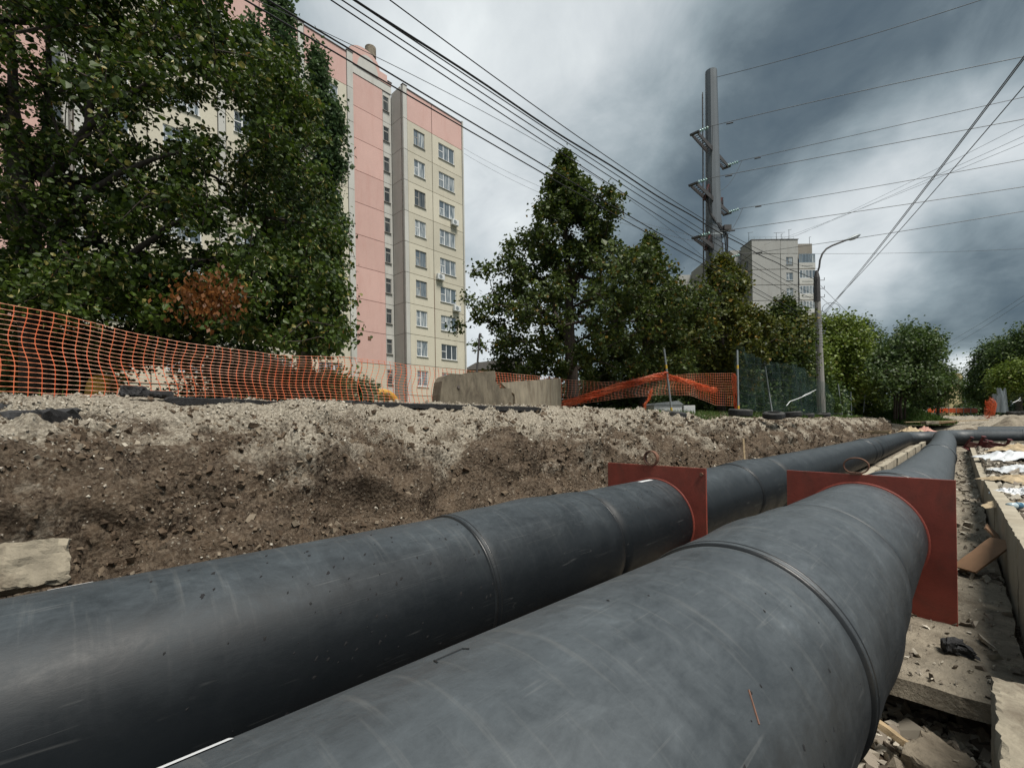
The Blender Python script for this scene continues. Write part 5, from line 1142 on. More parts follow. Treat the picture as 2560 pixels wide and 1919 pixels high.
# ================================================================== STEEL MAST
X0 = ptY(1791, 1030, 28.0); mz = 0.35
mast = root('steel_mast', (X0.x, 28.0, mz), 0, 'tall grey tapered steel mast with insulator arms and cables', 'mast')
HM = 21.3; NF = 12
def facets(z0, z1, r0, r1, nm):
    MB().tube([(0.0, 0, z0), (0.0, 0, z1)], [r0, r1], NF).build(nm, M['polesteel'], mast, world=False)
facets(0, 12.0, .58, .47, 'shaft'); facets(11.9, HM, .455, .345, 'upper_shaft'); facets(11.75, 12.0, .485, .485, 'joint_collar')
MB().tube([(0, 0, -.3), (0, 0, .05)], .85, 16).build('base_flange', M['galv'], mast, world=False)
lad = MB(); a_ = Vector((-.62, -.05, 0))
for s in (-.0, -.18): lad.tube([(-.72 + s * .3, s, 3), (-.56 + s * .3, s, HM - 1.4)], .03, 5)
for k in range(50): z = 3 + k * .34; x = -.70 + .16 * (z - 3) / (HM - 4.4); lad.tube([(x + .03, .0, z), (x - .10, -.20, z)], .018, 4)
lad.build('ladder', M['darksteel'], mast, world=False)
LV = [(16.3, 1.0), (13.25, 1.12), (10.3, 1.0)]
def arm(z, s, L_):
    d = D * s; r0 = .38; b = MB(); b.parent = None
    for o_ in (-.17, .15): b.box((0, 0, 0), (0, 0, 0)) if False else b.prism([d * r0 + N * o_ + Vector((0, 0, -.15)), d * L_ + N * o_ + Vector((0, 0, -.09)), d * L_ + N * o_ + Vector((0, 0, .09)), d * r0 + N * o_ + Vector((0, 0, .15))], N * .04)
    for k in range(9):
        q = r0 + (L_ - r0) * (k + .5) / 9; b.prism([d * q + N * -.098 + Vector((0, 0, .06)), d * (q + .05) + N * -.098 + Vector((0, 0, .06)), d * (q + .05) + N * .128 + Vector((0, 0, .06)), d * q + N * .128 + Vector((0, 0, .06))], Vector((0, 0, .025)))
    b.prism([d * L_ + N * -.26 + Vector((0, 0, -.04)), d * (L_ + .16) + N * -.26 + Vector((0, 0, -.04)), d * (L_ + .16) + N * .26 + Vector((0, 0, -.04)), d * L_ + N * .26 + Vector((0, 0, -.04))], Vector((0, 0, .09)))
    b.v = [tuple(Vector(v) + Vector((0, 0, z))) for v in b.v]
    return b.build('cross_arm', M['darksteel'], mast, world=False)
def insulator(p, d, n=5, r=.095):
    """string of glass discs from p along d"""
    o = root('insulator_string', p); o.parent = mast
    for k in range(n):
        c = d * (.18 + .13 * k); q = d.to_track_quat('X', 'Z').to_matrix().to_4x4()
        MB().lathe([(-.05, .02), (-.03, r * .55), (-.012, r), (.0, r * .98), (.02, r * .4), (.06, .02)], 14, M=Matrix.Translation(c) @ q).build('glass_disc', M['glassgreen'], o, smooth=True, world=False)
    MB().tube([(0, 0, 0), d * (.18 + .13 * n + .15)], .016, 5).build('pin', M['darksteel'], o, world=False)
    return Vector(p) + d * (.18 + .13 * n + .15)
WD = (-N + D * .02).normalized(); mo = Vector(mast.location); ends = {}
MR = {}
for i, (z, k) in enumerate(LV):
    for s in (-1, 1):
        L_ = 2.55 * k if s < 0 else 2.3; arm(z, s, L_); e = insulator(D * s * L_ + Vector((0, 0, z + .05)), (WD + Vector((0, 0, -.03))).normalized()); MR[(i, s)] = mo + e
# cable terminations and black cables down the mast
def term(p, tip, r=.055):
    o = root('cable_end', p); o.parent = mast; q = Vector(tip) - Vector(p)
    b = MB(); n = 7; pr = []
    for k in range(n): pr += [(q.length * (k / n) * .85, r), (q.length * (k / n + .05) * .85, r * 1.9), (q.length * (k / n + .09) * .85, r)]
    b.lathe(pr, 12, M=q.to_track_quat('X', 'Z').to_matrix().to_4x4()).build('ribbed_sleeve', M['porcelain'], o, smooth=True, world=False)
    return o
TZ = [(1.15, 0, 13.35), (-1.0, 0, 13.4), (-.9, 0, 10.4), (1.05, 0, 10.4)]
for (dd, _, z) in TZ:
    p = D * dd + Vector((0, 0, z)); term(p + D * .25, p + D * .25 + Vector((0, 0, .75)), .07); o = term(p, p + Vector((-.25, 0, -.5)), .05)
    MB().tube([p + Vector((0, 0, .1)), p + Vector((.12, 0, .55))], .05, 8).build('red_sleeve', M['maroon'], mast, world=False)
    for q in (0, 1, 2):
        path = [p + Vector((.1, 0, .5)), p + Vector((0, -.05, -.1)), D * (dd * .55 + .05 * q) + Vector((0, -.1, z - 1.1)), Vector((.50 + .06 * q, -.42, z - 2.4)), Vector((.46 + .1 * q, -.45, z - 4.2)), Vector((.40, -.5, z - 7))]
        sm_ = []
        for i in range(len(path) - 1):
            for w in (0, .33, .66): sm_.append(path[i].lerp(path[i + 1], w) + Vector((.05 * math.sin(i * 2 + w * 3 + q), 0, 0)))
        MB().tube(sm_, .034, 6).build('hanging_cable', M['wire'], mast, world=False)
for z in (11.3, 9.6, 8.9): MB().box((.42, -.55, z), (.85, -.15, z + .28)).build('cable_clamp', M['darksteel'], mast, world=False)
for z in (11.0, 8.2, 6.4): MB().lathe([(z, .60), (z + .12, .60)], 14, M=Matrix.Rotation(-PI / 2, 4, 'Y') ).build('band', M['galv'], mast, world=False)
# jumper loops
def loopw(a, c, sag, r=.012, n=14):
    a, c = Vector(a), Vector(c); return [a.lerp(c, i / n) + Vector((0, 0, -sag * 4 * (i / n) * (1 - i / n))) for i in range(n + 1)]
for (i, s), e in MR.items():
    q = e - mo; MB().tube(loopw(q, Vector((.45 * s * .7, .3 * s, q.z - 2.3)), .5), .012, 5).build('jumper', M['wiregrey'], mast, world=False)
# ================================================================== LAMP POLE
lp = ptY(2054, 1032, 28.0); lam = root('street_lamp', lp, 0, 'concrete street lamp pole with curved arm and wires', 'street lamp')
HL = (1045.5 - 695) / F * 28 - lp.z + .0
top = Vector((-.17, 0, HL)); 
MB().tube([(0, 0, -.3), top], [.235, .15], 12).build('pole', M['polecon'], lam, world=False)
MB().tube([top + Vector((.0, 0, -1.35)), top + Vector((0, 0, .1)), top + Vector((0, 0, .55))], [.19, .17, .08], 12).build('steel_head', M['darksteel'], lam, world=False)
hx = (2150 - 2047) / F * 28; arc = [top + Vector((0, 0, .3))]
for (x, y) in ((2048, 668), (2050, 650), (2056, 634), (2066, 622), (2080, 614), (2098, 607), (2116, 600)): q = ptY(x, y, 28.0) - lp; arc.append(q)
MB().tube(arc, .055, 8).build('arm', M['darksteel'], lam, smooth=True, world=False)
e = arc[-1]; dh_ = (arc[-1] - arc[-2]).normalized(); Mh = Matrix.Translation(e) @ dh_.to_track_quat('X', 'Z').to_matrix().to_4x4() @ Matrix.Diagonal((1, .55, .34, 1))
MB().lathe([(-.1, .06), (0, .16), (.25, .26), (.55, .33), (.80, .26), (.95, .02)], 16, M=Mh).build('lamp_head', M['galv'], lam, smooth=True, world=False)
MB().lathe([(.12, .02), (.25, .22), (.5, .30), (.7, .22), (.82, .02)], 14, M=Matrix.Translation(Vector((0.03, 0, -.05))) @ Mh).build('lamp_cover', M['filmthin'], lam, smooth=True, world=False)
b = MB()
for k in range(13): z = HL - 2.05 - k * .17; b.lathe([(z, .215), (z + .03, .215)], 12, M=Matrix.Translation(Vector((-.17 * z / HL, 0, 0))) @ Matrix.Rotation(-PI / 2, 4, 'Y'))
b.build('wrapping_straps', M['galv'], lam, world=False)['label'] = 'steel straps wound round the pole'
for k in range(3):
    z = HL - .05 - k * .52; MB().tube([(-.1, 0, z), (.30, 0, z), (.30, 0, z + .16)], .02, 5).build('hook', M['darksteel'], lam, world=False)
# ================================================================== WIRES
def wire(pts, r, label, mat='wire', name='overhead_wire', cat='wire', group=None, n=5):
    o = MB().tube(pts, r, n).build(name, M[mat]); return tag(o, label, cat, group)
def sagline(a, c, sag, n=40):
    a, c = Vector(a), Vector(c); return [a.lerp(c, i / n) + Vector((0, 0, -4 * sag * (i / n) * (1 - i / n))) for i in range(n + 1)]
lamp_top = lambda y: ptY(2046, y, 28.0)
def street_wire(h, px, ylamp, r, label, mat='wire', wavy=0.0, braid=False):
    """passes through frame points px (x,y) at lateral h, ends on the lamp pole at row ylamp: fit a parabola z(t)"""
    P3 = []
    e = lamp_top(ylamp); te = e.dot(D); he = e.dot(N)
    T, Z = [te], [e.z]
    for x, y in px:
        tt_ = None
        q = ptH(x, y, h); T.append(q.dot(D)); Z.append(q.z)
    co = np.polyfit(T, Z, 2, w=[6] + [1] * len(px)); t0 = -8.0; pts = []
    for i in range(70):
        f = i / 69; t_ = t0 + (te - t0) * f; hh = h + (he - h) * max(0, (f - .75) / .25) ** 2
        z = np.polyval(co, t_) + wavy * math.sin(t_ * 1.3 + 1); pts.append(st(t_, hh, z))
    pts[-1] = e
    return wire(pts, r, label, mat)
street_wire(6.0, [(800, 106), (1158, 321), (1366, 440), (1690, 622)], 815, .011, 'lowest black wire of the bundle slanting to the lamp pole')
street_wire(6.0, [(800, 72), (983, 187), (1158, 301), (1386, 431), (1690, 606)], 808, .012, 'second lowest black wire of the bundle, ending beside the lowest')
street_wire(6.1, [(826, 0), (1146, 208), (1402, 387), (1690, 565)], 770, .010, 'third black wire from below in the slanting bundle')
street_wire(6.1, [(857, 0), (1158, 200), (1420, 378), (1690, 545)], 755, .010, 'fourth black wire from below in the slanting bundle')
street_wire(6.2, [(884, 0), (1190, 205), (1440, 372), (1690, 533)], 742, .010, 'fifth black wire from below, just under the thick cable')
street_wire(6.2, [(893, 0), (963, 49), (1190, 199), (1484, 390), (1690, 516)], 700, .019, 'thickest twisted black cable of the slanting bundle', wavy=.02)
street_wire(6.3, [(969, 0), (1200, 163), (1459, 350), (1690, 507)], 672, .010, 'topmost black wire of the slanting bundle')
street_wire(9.0, [(800, 51), (1110, 246), (1386, 391), (1690, 575)], 790, .007, 'thin grey wire passing over the round roof vent', 'wiregrey')
wire(sagline(ptY(1158, 370, 41.5), ptY(1780, 600, 30), .9), .010, 'faint thin wire running from the apartment block corner', 'wiregrey')
wire(sagline(ptY(1160, 384, 41.5), ptY(1780, 612, 30), 1.0), .010, 'faint lower wire running from the apartment block corner', 'wiregrey')
topm = mo + Vector((.25, -.2, HM - .5))
RW = [(topm, (2454, 0), 20.3, 'topmost conductor leaving the tip of the steel mast'), (MR[(0, -1)], (2560, 142), 17.0, 'conductor from the upper left arm of the mast'), (MR[(0, 1)], (2560, 243), 16.6, 'conductor from the upper right arm of the mast'),
      (MR[(1, -1)], (2560, 298), 13.6, 'conductor from the middle left arm of the mast'), (MR[(1, 1)], (2560, 399), 13.2, 'conductor from the middle right arm of the mast'), (MR[(2, -1)], (2560, 467), 10.5, 'conductor from the lower left arm of the mast'), (MR[(2, 1)], (2560, 528), 10.2, 'conductor from the lower right arm of the mast')]
for a, (x, y), z, lab in RW:
    rx, rz = ray(x, y); Y = z / rz; e = Vector((rx * Y, Y, z)); d = e - a; far = a + d * 2.2; far.z = a.z - .2
    # parabola through the frame point
    f = 1 / 2.2; drop = (a.z + (far.z - a.z) * f - e.z) / (4 * f * (1 - f)); wire(sagline(a, far, drop), .016, lab, 'wiregrey')
    if a is not topm:
        q = a + d.normalized() * .7; MB().tube([q + Vector((0, 0, -.07)), q + d.normalized() * .35 + Vector((0, 0, -.07))], .035, 6).build('vibration_damper', M['wire']); tag([o for o in bpy.data.objects if o.name.startswith('vibration_damper')][-1], 'small damper hanging on the ' + lab.replace('conductor', 'line'), 'damper')
for k, (pa, lab) in enumerate((([(2060, 782), (2560, 96)], 'upper steep wire rising from the lamp pole to the right'), ([(2060, 786), (2560, 102)], 'steep wire running just beside the upper one'), ([(2060, 778), (2560, 175)], 'lower steep wire rising from the lamp pole to the right'))):
    a = ptY(*pa[0], 27.9); rx, rz = ray(*pa[1]); Y = (a.z + .1) / rz; e = Vector((rx * Y, Y, a.z + .1)); wire(sagline(a, a + (e - a) * 1.5, .35), .011, lab, 'wiregrey')
for (x0, y0, Y0, x1, y1, Y1, lab) in ((1990, 590, 81, 2560, 307, 30, 'highest of the faint wires from the grey tower roof'), (1960, 600, 81, 2560, 335, 30, 'middle faint wire from the grey tower roof'), (1910, 612, 81, 2560, 352, 30, 'lowest faint wire from the grey tower roof'), (1844, 632, 40, 2560, 618, 40, 'almost level faint wire crossing above the lamp head'),
        (2340, 885, 75, 2560, 748, 40, 'lower faint wire over the trees at the right edge'), (2345, 868, 75, 2560, 735, 40, 'upper faint wire over the trees at the right edge')):
    a, e = ptY(x0, y0, Y0), ptY(x1, y1, Y1); wire(sagline(a, a + (e - a) * 1.15, .3), .014, lab, 'wiregrey')
for k, (y0, y1, lab) in enumerate(((714, 905, 'highest wire descending from the lamp pole to the trees'), (742, 912, 'second wire descending from the lamp pole'), (775, 920, 'third wire descending from the lamp pole'), (800, 930, 'lowest wire descending from the lamp pole'))):
    a, e = ptY(2052, y0, 28), ptY(2300, y1, 92); wire(sagline(a, e, 1.3), .012, lab)
b = MB(); cc = ptY(2078, 772, 28); o = wire([cc + Vector((.55 * math.cos(2 * PI * j / 24), 0, .38 * math.sin(2 * PI * j / 24))) for j in range(25)], .014, 'spare cable coil hanging right of the lamp pole')
# far second lamp/birch like pole
a = ptY(2311, 1018, 92); MB().tube([a, a + Vector((.2, 0, 9.0))], [.20, .12], 8).build('distant_lamp_pole', M['polecon']); tag(bpy.data.objects['distant_lamp_pole'], 'distant thin pole rising in front of the far trees', 'pole')
# ================================================================== TREES
def grow(rg, base, trunk, att, kpen=0.35):
    """trunk: list of points; att: (n,3) attractors sorted; returns nodes, parents"""
    nodes = [tuple(p) for p in trunk]; par = [-1] + list(range(len(trunk) - 1)); NP = np.zeros((len(trunk) + len(att) * 4 + 10, 3)); NP[:len(nodes)] = nodes
    n = len(nodes); tips = []
    tr = np.array(trunk); start = 2 if len(trunk) > 4 else 0
    for a in att:
        dvec = NP[start:n] - a; d = np.linalg.norm(dvec, axis=1); pen = d + kpen * np.maximum(dvec[:, 2], -0.2 * d) * 1.0
        j = int(np.argmin(pen)) + start; dj = np.linalg.norm(NP[j] - a); m = max(1, min(4, int(dj / 0.35)))
        prev = j; p0 = NP[j].copy()
        for k in range(1, m + 1):
            f = k / m; q = p0 * (1 - f) + a * f; q = q + rg.normal(size=3) * 0.035 * dj * (f < 1); q[2] += 0.06 * dj * math.sin(f * PI)
            NP[n] = q; par.append(prev); prev = n; n += 1
        tips.append(prev)
    return NP[:n], par, tips
def tree(name, label, base, trunkpts, att, leafmat, bark, nleaf, lsize, sigma, seed=0, r0=0.12, droop=0.3, group=None, leafshape=4, kpen=0.35, leaf_parts=0, twigs=True, minr=0.006, cat='tree', stretch=(1, 1, 1), blossoms=0):
    rg = np.random.default_rng(seed); r_ = root(name, base, 0, label, cat, group)
    base = np.array(base)
    att = np.asarray(att); o = np.argsort(np.linalg.norm(att - np.array(trunkpts[len(trunkpts) // 2]), axis=1)); att = att[o]
    NP, par, tips = grow(rg, base, [np.array(p) for p in trunkpts], att, kpen)
    n = len(NP); cnt = np.zeros(n); cnt[tips] += 1
    for i in range(n - 1, 0, -1):
        if par[i] >= 0: cnt[par[i]] += cnt[i]
    rad = np.maximum(r0 * (cnt / max(cnt[0], 1)) ** 0.50, minr)
    nt_ = len(trunkpts)
    tb = MB(); tb.tube([Vector(NP[i]) for i in range(nt_)], [max(float(rad[i]), r0 * 0.22 * (1 - i / nt_) + minr) * (1.25 if i == 0 else 1) for i in range(nt_)], 9)
    tb.build('trunk', bark, r_, smooth=True)
    # branches: 4 sided tubes per link
    sel = np.arange(nt_, n); P1 = NP[sel]; P0 = NP[np.array(par)[sel]]; R1 = rad[sel]; R_0 = np.minimum(rad[np.array(par)[sel]], R1 * 1.6)
    d = P1 - P0; L_ = np.linalg.norm(d, axis=1)[:, None] + 1e-9; d /= L_; up = np.where(np.abs(d[:, 2:3]) < .9, [[0, 0, 1.0]], [[1.0, 0, 0]]); a = np.cross(d, up); a /= np.linalg.norm(a, axis=1)[:, None]; b = np.cross(a, d)
    vs = []
    for PP, RR in ((P0, R_0), (P1, R1)):
        for k in range(4): th = PI / 2 * k; vs.append(PP + (a * math.cos(th) + b * math.sin(th)) * RR[:, None])
    V = np.stack(vs, 1).reshape(-1, 3); Fb = []
    off = (np.arange(len(sel)) * 8)[:, None, None]; Fl = np.array([(0, 1, 5, 4), (1, 2, 6, 5), (2, 3, 7, 6), (3, 0, 4, 7)])[None] + off
    br = bigmesh('branches', V - base, Fl.reshape(-1, 4), bark, r_)
    # leaves
    T = NP[tips]; outd = T - np.array(trunkpts[len(trunkpts) // 2]); k = rg.integers(0, len(T), nleaf)
    spread = rg.normal(size=(nleaf, 3)) * sigma * np.array(stretch); pos = T[k] + spread
    # part of the leaves along the last links
    w = rg.random(nleaf)[:, None] ** 2; pl = NP[np.array(par)[np.array(tips)[k]]]; pos = pos * (1 - w * .6) + (pl + spread * .8) * w * .6
    nr = rg.normal(size=(nleaf, 3)) * 0.75 + np.array([0, 0, 0.75]); nr += (pos - np.array(trunkpts[len(trunkpts) // 2])) * 0.10; nr /= np.linalg.norm(nr, axis=1)[:, None]
    ax = rg.normal(size=(nleaf, 3)); ax[:, 2] -= droop * 2; ax -= nr * np.sum(ax * nr, 1)[:, None]; ax /= np.linalg.norm(ax, axis=1)[:, None]; bx = np.cross(nr, ax)
    s = lsize * np.exp(rg.normal(size=nleaf) * 0.25)
    if leafshape == 6:
        tpl = np.array([(0, 0, 0), (.28, .42, .06), (.68, .36, .02), (1.0, 0, -.12), (.68, -.36, .02), (.28, -.42, .06)]); fcs = np.array([(0, 1, 2, 3), (0, 3, 4, 5)])
    else:
        tpl = np.array([(0, 0, 0), (.45, .40, .05), (1.0, 0, -.08), (.45, -.40, .05)]); fcs = np.array([(0, 1, 2, 3)])
    m = len(tpl)
    def mk(ix):
        Q = pos[ix][:, None, :] + s[ix][:, None, None] * (tpl[None, :, 0:1] * ax[ix][:, None, :] + tpl[None, :, 1:2] * bx[ix][:, None, :] + tpl[None, :, 2:3] * nr[ix][:, None, :])
        return Q.reshape(-1, 3) - base, (fcs[None] + (np.arange(len(ix)) * m)[:, None, None]).reshape(-1, fcs.shape[1])
    order = np.argsort(np.linalg.norm(pos, axis=1)); front = order[:leaf_parts]; rest = order[leaf_parts:]
    Vv, Ff = mk(rest); cr_ = bigmesh('crown', Vv, Ff, leafmat, r_); cr_['kind'] = 'stuff'
    if leaf_parts:
        me = bpy.data.meshes.new('leaf'); me.from_pydata((tpl).tolist(), [], fcs.tolist()); me.materials.append(leafmat); me.update()
        for i in front:
            o = link('leaf', me, r_); Mx = Matrix(np.stack([ax[i], bx[i], nr[i]], 1).tolist()).to_4x4(); o.rotation_euler = Mx.to_euler(); o.location = tuple(pos[i] - base); o.scale = (float(s[i]),) * 3
    if blossoms:
        ix = rg.integers(0, nleaf, blossoms); tp2 = np.array([(0, 0, 0), (.55, .11, .05), (1.25, .02, -.18), (.5, -.11, .05)]); sv = tpl
        dn = rg.normal(size=(blossoms, 3)) * .45; dn[:, 2] -= .8; dn /= np.linalg.norm(dn, axis=1)[:, None]; sd_ = np.cross(dn, nr[ix]); sd_ /= np.linalg.norm(sd_, axis=1)[:, None]; nn = np.cross(dn, sd_)
        Q = (pos[ix])[:, None, :] + 1.15 * lsize * (tp2[None, :, 0:1] * dn[:, None, :] + tp2[None, :, 1:2] * sd_[:, None, :] + tp2[None, :, 2:3] * nn[:, None, :])
        bo = bigmesh('seed_bracts', Q.reshape(-1, 3) - base, (np.arange(blossoms * 4).reshape(-1, 4)), M['leaf_bract'], r_); bo['kind'] = 'stuff'
    return r_
M['leaf_bract'] = mat_leaf('pale_seed_bract', (0.30, 0.26, 0.08), (0.60, 0.55, 0.26), (0.30, 0.13, 0.03), 0.2)

def cone_attractors(rg, c, z0, z1, rmax, n, shape=1.0, lump=0.35, seed=0, low=0.12):
    """conical to ovate crown: widest near f=low.., pointed top; sprays towards the surface"""
    A = []
    while len(A) < n:
        f = rg.random() ** 0.85; prof = (1 - f) ** shape if f > low else (0.55 + 0.45 * f / low) * (1 - low) ** shape
        a = rg.random() * 2 * PI; lobe = 1 + lump * noise.noise(Vector((math.cos(a) * 1.6, math.sin(a) * 1.6, f * 5 + seed))) * 1.6
        r = rmax * prof * lobe * (0.25 + 0.75 * rg.random() ** 0.55)
        if rg.random() > 0.35 + 0.65 * min(1, prof * 1.6): continue
        if rg.random() < .12: r *= 1.28
        A.append((c[0] + r * math.cos(a), c[1] + r * math.sin(a), z0 + (z1 - z0) * f + 0.12 * r))
    return np.array(A)
def young_linden(xb, Y, ytop, halfw, label, seed, yb=1030, n=260, nleaf=24000, lsize=.10, sigma=.17, shape=.85, low=.15, mat='leaf_cone', z0f=.16, lean=0, second=None, bark='bark', name='linden_tree', zmin=None, lump=.35):
    rg = np.random.default_rng(seed); base = ptY(xb, yb, Y); top = ptY(xb + lean, ytop, Y); zb = 0.3; base = Vector((base.x, Y, zb)); H = top.z - zb
    hw = halfw / F * Y; A = cone_attractors(rg, (base.x, Y), zb + H * z0f if zmin is None else zmin, zb + H * 0.99, hw, n, shape, lump, seed, low)
    A[:, 0] += (top.x - base.x) * (A[:, 2] - zb) / H
    tp = [base.lerp(Vector((top.x, Y, zb + H * .97)), k / 12) + Vector((0.03 * math.sin(k * 1.3 + seed), 0.02 * math.cos(k), 0)) for k in range(13)]
    if second is not None: A = np.vstack([A, second])
    return tree(name, label, base, tp, A, M[mat], M[bark], nleaf, lsize, sigma, seed, r0=0.020 * H + .03, leafshape=4, kpen=.55)
# the big linden at the left
rg = np.random.default_rng(11); Yl = 9.2; tb = ptY(95, 985, Yl); tb = Vector((tb.x, tb.y, 0.35)); A = []
OUT = [(-70, 480), (0, 560), (60, 610), (100, 660), (150, 738), (250, 812), (350, 838), (450, 848), (560, 860), (650, 868), (750, 874), (850, 882), (888, 895)]
HULL = [(-60, 600), (0, 560), (70, 620), (140, 745), (260, 818), (350, 838), (450, 845), (560, 860), (700, 872), (820, 880), (880, 895)]
while len(A) < 1000:
    y = -330 + 1220 * rg.random(); xr = interp(HULL, y) - 16; xl = -260; x = xl + (xr - xl) * rg.random() ** .8
    if y > 745 + 0.14 * x and rg.random() > .05: continue
    hole = noise.noise(Vector((x * .0075, y * .0075, 3.3)))
    if hole > 0.22 and rg.random() > .30: continue
    low_mid = (330 < x < 560 and 250 < y < 340) or (560 < x < 640 and 260 < y < 380)
    if low_mid and rg.random() > .35: continue
    Y = Yl + rg.normal() * 1.15 * (1 - abs(x - 250) / 1400) + (x - 250) * .0012
    Y = max(5.6, Y); A.append(tuple(ptY(x, y, Y)))
while len(A) < 1330:
    x = -60 + 930 * rg.random(); y = 640 + (110 + .14 * x + 30) * rg.random() ** .8
    if y > 760 + .14 * x or x > interp(HULL, y) - 10: continue
    A.append(tuple(ptY(x, y, Yl + rg.normal() * .8)))
while len(A) < 1440:
    x = 180 + 330 * rg.random(); y = 820 + 85 * rg.random()
    A.append(tuple(ptY(x, y, 10.6 + rg.normal() * .5)))
A = np.array(A)
tp = [tb, ptY(88, 860, Yl), ptY(80, 760, Yl), ptY(66, 640, Yl), ptY(54, 520, Yl - .1), ptY(44, 400, Yl - .1), ptY(34, 270, Yl), ptY(30, 130, Yl), ptY(24, -20, Yl), ptY(30, -180, Yl)]
tree('big_linden_tree', 'large dark linden tree overhanging the net and hiding half of the pink block', tb, tp, A, M['leaf_linden'], M['bark'], 125000, .078, .150, 5, r0=.24, leafshape=6, kpen=.15, leaf_parts=300, minr=.008, stretch=(1, 1, .8), blossoms=9000)
# its heavy dark limbs seen against the wall
limbs = [[(88, 760, .05), (190, 640, -.1), (300, 530, -.2), (420, 500, -.3), (540, 520, -.3)], [(84, 800, .05), (200, 745, -.3), (300, 660, -.4), (420, 570, -.5), (545, 515, -.5)], [(66, 560, 0), (120, 450, -.2), (190, 350, -.4), (290, 250, -.6), (370, 205, -.6)], [(70, 640, 0), (112, 520, .1), (120, 350, .1), (122, 180, 0), (118, -20, 0)],
         [(150, 420, -.3), (215, 330, -.4), (235, 220, -.5), (245, 90, -.6)], [(55, 420, 0), (30, 330, .2), (10, 250, .3), (-20, 180, .4)], [(92, 770, 0), (150, 560, -.2), (240, 470, -.3), (330, 420, -.4), (450, 380, -.5)]]
bl = root('big_linden_limbs', tb); bl_parent = [o for o in bpy.data.objects if o.name == 'big_linden_tree'][0]; bpy.data.objects.remove(bl)
for k, lm in enumerate(limbs):
    P_ = [ptY(x, y, Yl + dy) for x, y, dy in lm]; sm = []
    for i in range(len(P_) - 1):
        for w in (0, .25, .5, .75): sm.append(P_[i].lerp(P_[i + 1], w) + Vector((.02 * math.sin(i * 3 + w * 7 + k), 0, .03 * math.sin(w * PI + k))))
    sm.append(P_[-1]); m_ = len(sm); MB().tube(sm, [.085 * (1 - .8 * i / m_) + .008 for i in range(m_)], 8).build('limb', M['bark'], bl_parent, smooth=True)
# clump of dry brown leaves
rg = np.random.default_rng(3); n = 700; c = np.array(ptY(520, 742, 6.6)); pos = c + rg.normal(size=(n, 3)) * np.array([.26, .15, .17]); ax = rg.normal(size=(n, 3)) * .5; ax[:, 2] -= 1; ax /= np.linalg.norm(ax, axis=1)[:, None]; nn = rg.normal(size=(n, 3)); bx = np.cross(ax, nn); bx /= np.linalg.norm(bx, axis=1)[:, None]
tpl = np.array([(0, 0), (.45, .3), (1, 0), (.45, -.3)]); Q = pos[:, None, :] + .085 * (tpl[None, :, 0:1] * ax[:, None, :] + tpl[None, :, 1:2] * bx[:, None, :])
o = bigmesh('dry_leaves', Q.reshape(-1, 3) - np.array(tb), np.arange(n * 4).reshape(-1, 4), M['leaf_brown'], bl_parent); o['kind'] = 'stuff'; o['label'] = 'clump of dry brown leaves'
# poplars behind it
def poplar(Y, spires, label, seed, nleaf):
    rg = np.random.default_rng(seed); A = []
    for (xt, yt, xb, w, wgt) in spires:
        for _ in range(wgt):
            f = rg.random() ** .9; y = 880 + (yt - 880) * f; x = xb + (xt - xb) * f; ww = w * (0.35 + 0.65 * math.sin(min(1, (1 - f) * 1.6 + .02) * PI / 2)) * (1 + .25 * noise.noise(Vector((f * 9, seed, xt))))
            rr = math.sqrt(rg.random()) * ww; a = rg.random() * 2 * PI; q = ptY(x, y, Y); A.append((q.x + rr * math.cos(a) / F * Y, Y + rr * math.sin(a) / F * Y, q.z))
    xb = spires[0][2]; base = ptY(xb, 1000, Y); base.z = .6; tp = [base.lerp(ptY(spires[0][0], spires[0][1] + 30, Y), k / 12) for k in range(13)]
    return tree('poplar_tree', label, base, tp, np.array(A), M['leaf_poplar'], M['bark'], nleaf, .17, .26, seed, r0=.34, leafshape=4, kpen=1.1, stretch=(.8, .8, 1.2))
poplar(22.0, [(690, -45, 770, 50, 300), (622, 40, 735, 34, 120), (790, 130, 808, 42, 230), (838, 270, 818, 36, 170)], 'tall pointed poplar rising behind the right side of the big linden', 21, 44000)
# the row of conical young lindens
young_linden(1432, 14.6, 386, 325, 'tall conical tree in the middle with jagged top, behind the squared block', 31, n=520, nleaf=52000, lsize=.10, sigma=.12, shape=1.05, low=.22, z0f=.12, lean=-22, lump=.6)
young_linden(1604, 16.8, 590, 185, 'shorter conical tree right of the tall middle one, with dark leaning trunk', 32, n=260, nleaf=28000, lsize=.11, sigma=.14, shape=1.0, low=.28, lean=22, lump=.6)
young_linden(1802, 19.5, 645, 165, 'conical tree with yellowish tip standing before the steel mast', 33, n=300, nleaf=30000, lsize=.13, sigma=.17, shape=.70, low=.30, lean=5, lump=.6, mat='leaf_warm')
young_linden(1955, 25.5, 752, 90, 'narrow pointed dark tree right of the steel mast', 34, n=180, nleaf=17000, lsize=.15, sigma=.24, shape=.6, low=.3, lean=5)
young_linden(1880, 31, 800, 95, 'bushy green tree between two pointed ones below the grey tower', 35, n=150, nleaf=14000, lsize=.18, sigma=.33, shape=.45, low=.4, mat='leaf_far')
young_linden(1700, 27, 735, 110, 'round leafy tree half hidden behind the shorter conical one', 36, n=160, nleaf=16000, lsize=.16, sigma=.32, shape=.45, low=.4, mat='leaf_cone')
young_linden(2088, 36, 800, 110, 'broad light green tree behind the street lamp pole', 37, n=220, nleaf=24000, lsize=.19, sigma=.42, shape=.35, low=.45, mat='leaf_light')
young_linden(2010, 33, 850, 75, 'light green tree left of the street lamp pole', 38, n=120, nleaf=12000, lsize=.18, sigma=.40, shape=.4, low=.45, mat='leaf_light')
